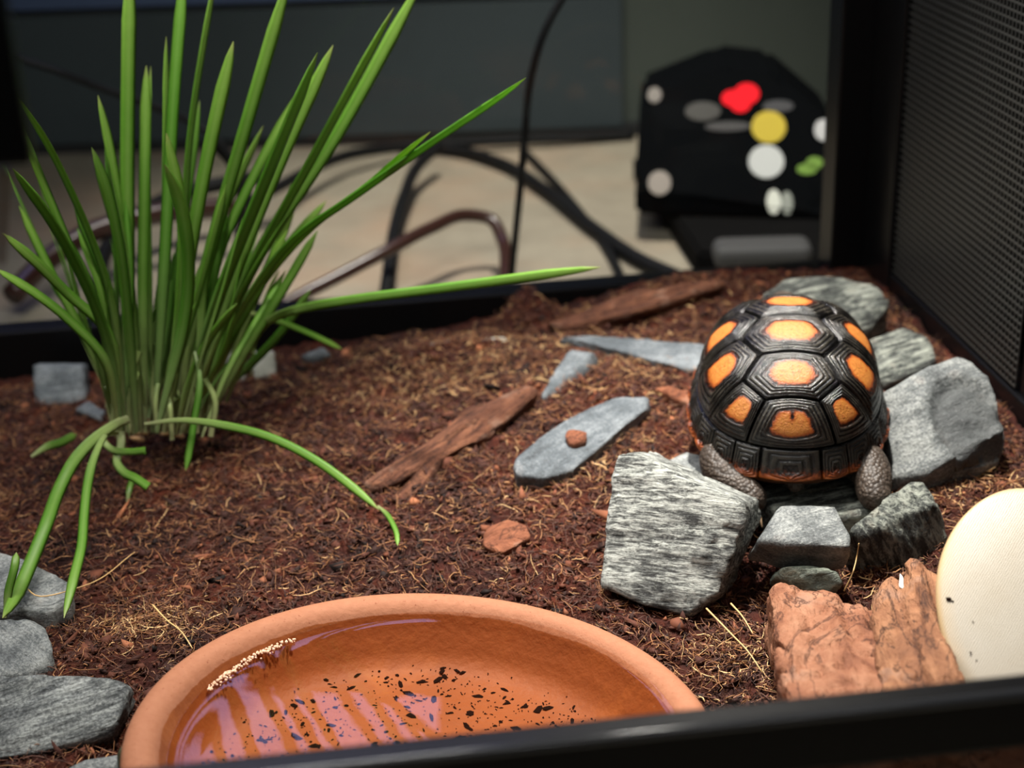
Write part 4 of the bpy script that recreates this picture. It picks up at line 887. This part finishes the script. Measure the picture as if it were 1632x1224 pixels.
# body: one continuous skin over trunk, neck, head, legs and tail
def skin_mesh(nodes, edges_, root, sub=2):
    me = bpy.data.meshes.new('body'); me.from_pydata([n[0] for n in nodes], edges_, []); me.update()
    o = bpy.data.objects.new('body', me); COL.objects.link(o)
    md = o.modifiers.new('Skin', 'SKIN'); sv = me.skin_vertices[0].data
    for i, n in enumerate(nodes): sv[i].radius = (n[1], n[1] if len(n) < 3 else n[2]); sv[i].use_root = (i == root)
    ms = o.modifiers.new('Sub', 'SUBSURF'); ms.levels = ms.render_levels = sub
    dg = bpy.context.evaluated_depsgraph_get(); ev = o.evaluated_get(dg); m2 = bpy.data.meshes.new_from_object(ev)
    bpy.data.objects.remove(o); return m2
TMi = np.array((Matrix.Translation(TC) @ tort.rotation_euler.to_matrix().to_4x4()).inverted())
def tl(p): return (TMi@np.r_[p, 1])[:3]
fl_ = tl(at(1208, 792, .0185)); fr_ = tl(at(1392, 790, .0195))
nodes = [((0, 0, .006), .016), ((0, .03, .006), .014), ((0, .052, .006), .009), ((0, .066, .010), .0085), ((0, .076, .012), .0088), ((0, .085, .011), .006),
         ((0, -.03, .004), .014), ((0, -.048, .000), .006), ((.004, -.056, -.006), .003),
         ((-.020, -.030, .001), .011), ((-.034, -.040, -.001), .0105), tuple((fl_*.45+np.array([-.036, -.048, -.002])*.55, .0085)), (tuple(fl_), .0072), (tuple(fl_+[-.0035, -.0045, -.0035]), .0056),
         ((.020, -.030, .001), .011), ((.034, -.040, -.001), .0105), tuple((fr_*.45+np.array([.036, -.048, -.002])*.55, .0085)), (tuple(fr_), .0074), (tuple(fr_+[.0045, -.0035, -.0035]), .0058),
         ((-.026, .034, .002), .010), ((-.032, .044, -.004), .008), ((-.031, .052, -.012), .006), ((-.030, .056, -.016), .005),
         ((.026, .034, .002), .010), ((.032, .044, -.004), .008), ((.031, .052, -.012), .006), ((.030, .056, -.016), .005)]
nodes = [(tuple(float(v) for v in n[0]), n[1]) for n in nodes]
ed = [(0, 1), (1, 2), (2, 3), (3, 4), (4, 5), (0, 6), (6, 7), (7, 8), (6, 9), (9, 10), (10, 11), (11, 12), (12, 13), (6, 14), (14, 15), (15, 16), (16, 17), (17, 18), (1, 19), (19, 20), (20, 21), (21, 22), (1, 23), (23, 24), (24, 25), (25, 26)]
bme = skin_mesh(nodes, ed, 0, 3)
V = np.empty(len(bme.vertices)*3); bme.vertices.foreach_get('co', V); V = V.reshape(-1, 3); N = np.empty(len(V)*3); bme.vertices.foreach_get('normal', N); N = N.reshape(-1, 3)
V = V+N*(.0006*np.abs(fbm(V*np.array([180, 420, 420]), 2, 8)))[:, None]; bme.vertices.foreach_set('co', V.astype(np.float32).ravel()); bme.update()
body = link('body', bme, MT['skin'], tort)
def claw(p, d):
    p = np.array(p); d = np.array(d)/np.linalg.norm(d); P = [p, p+d*.0028, p+d*.005+np.array([0, 0, -.0012])]
    V, F, caps = tube_geo(P, np.linspace(.0010, .0002, 8), 8, 7); me = bpy.data.meshes.new('claw'); me.from_pydata(V.tolist(), [], F.tolist()+[c[:3] for c in caps]); link('claw', me, MT['claw'], tort)
for f, sg in ((fl_, -1), (fr_, 1)):
    e = f+np.array([-.0035 if sg < 0 else .0045, -.0045 if sg < 0 else -.0035, -.0045])
    for k in (-1.2, -.3, .6, 1.4): claw(e+np.array([k*.0030, -.0030 if abs(k) < 1 else -.0022, -.001]), (k*.35+.25*sg, -1, -.25))
for sg in (-1, 1):
    bm = bmesh.new(); bmesh.ops.create_uvsphere(bm, u_segments=10, v_segments=8, radius=.0018, matrix=Matrix.Translation((sg*.0078, .079, .0145))); link('eye', from_bm('eye', bm), MT['black'], tort)
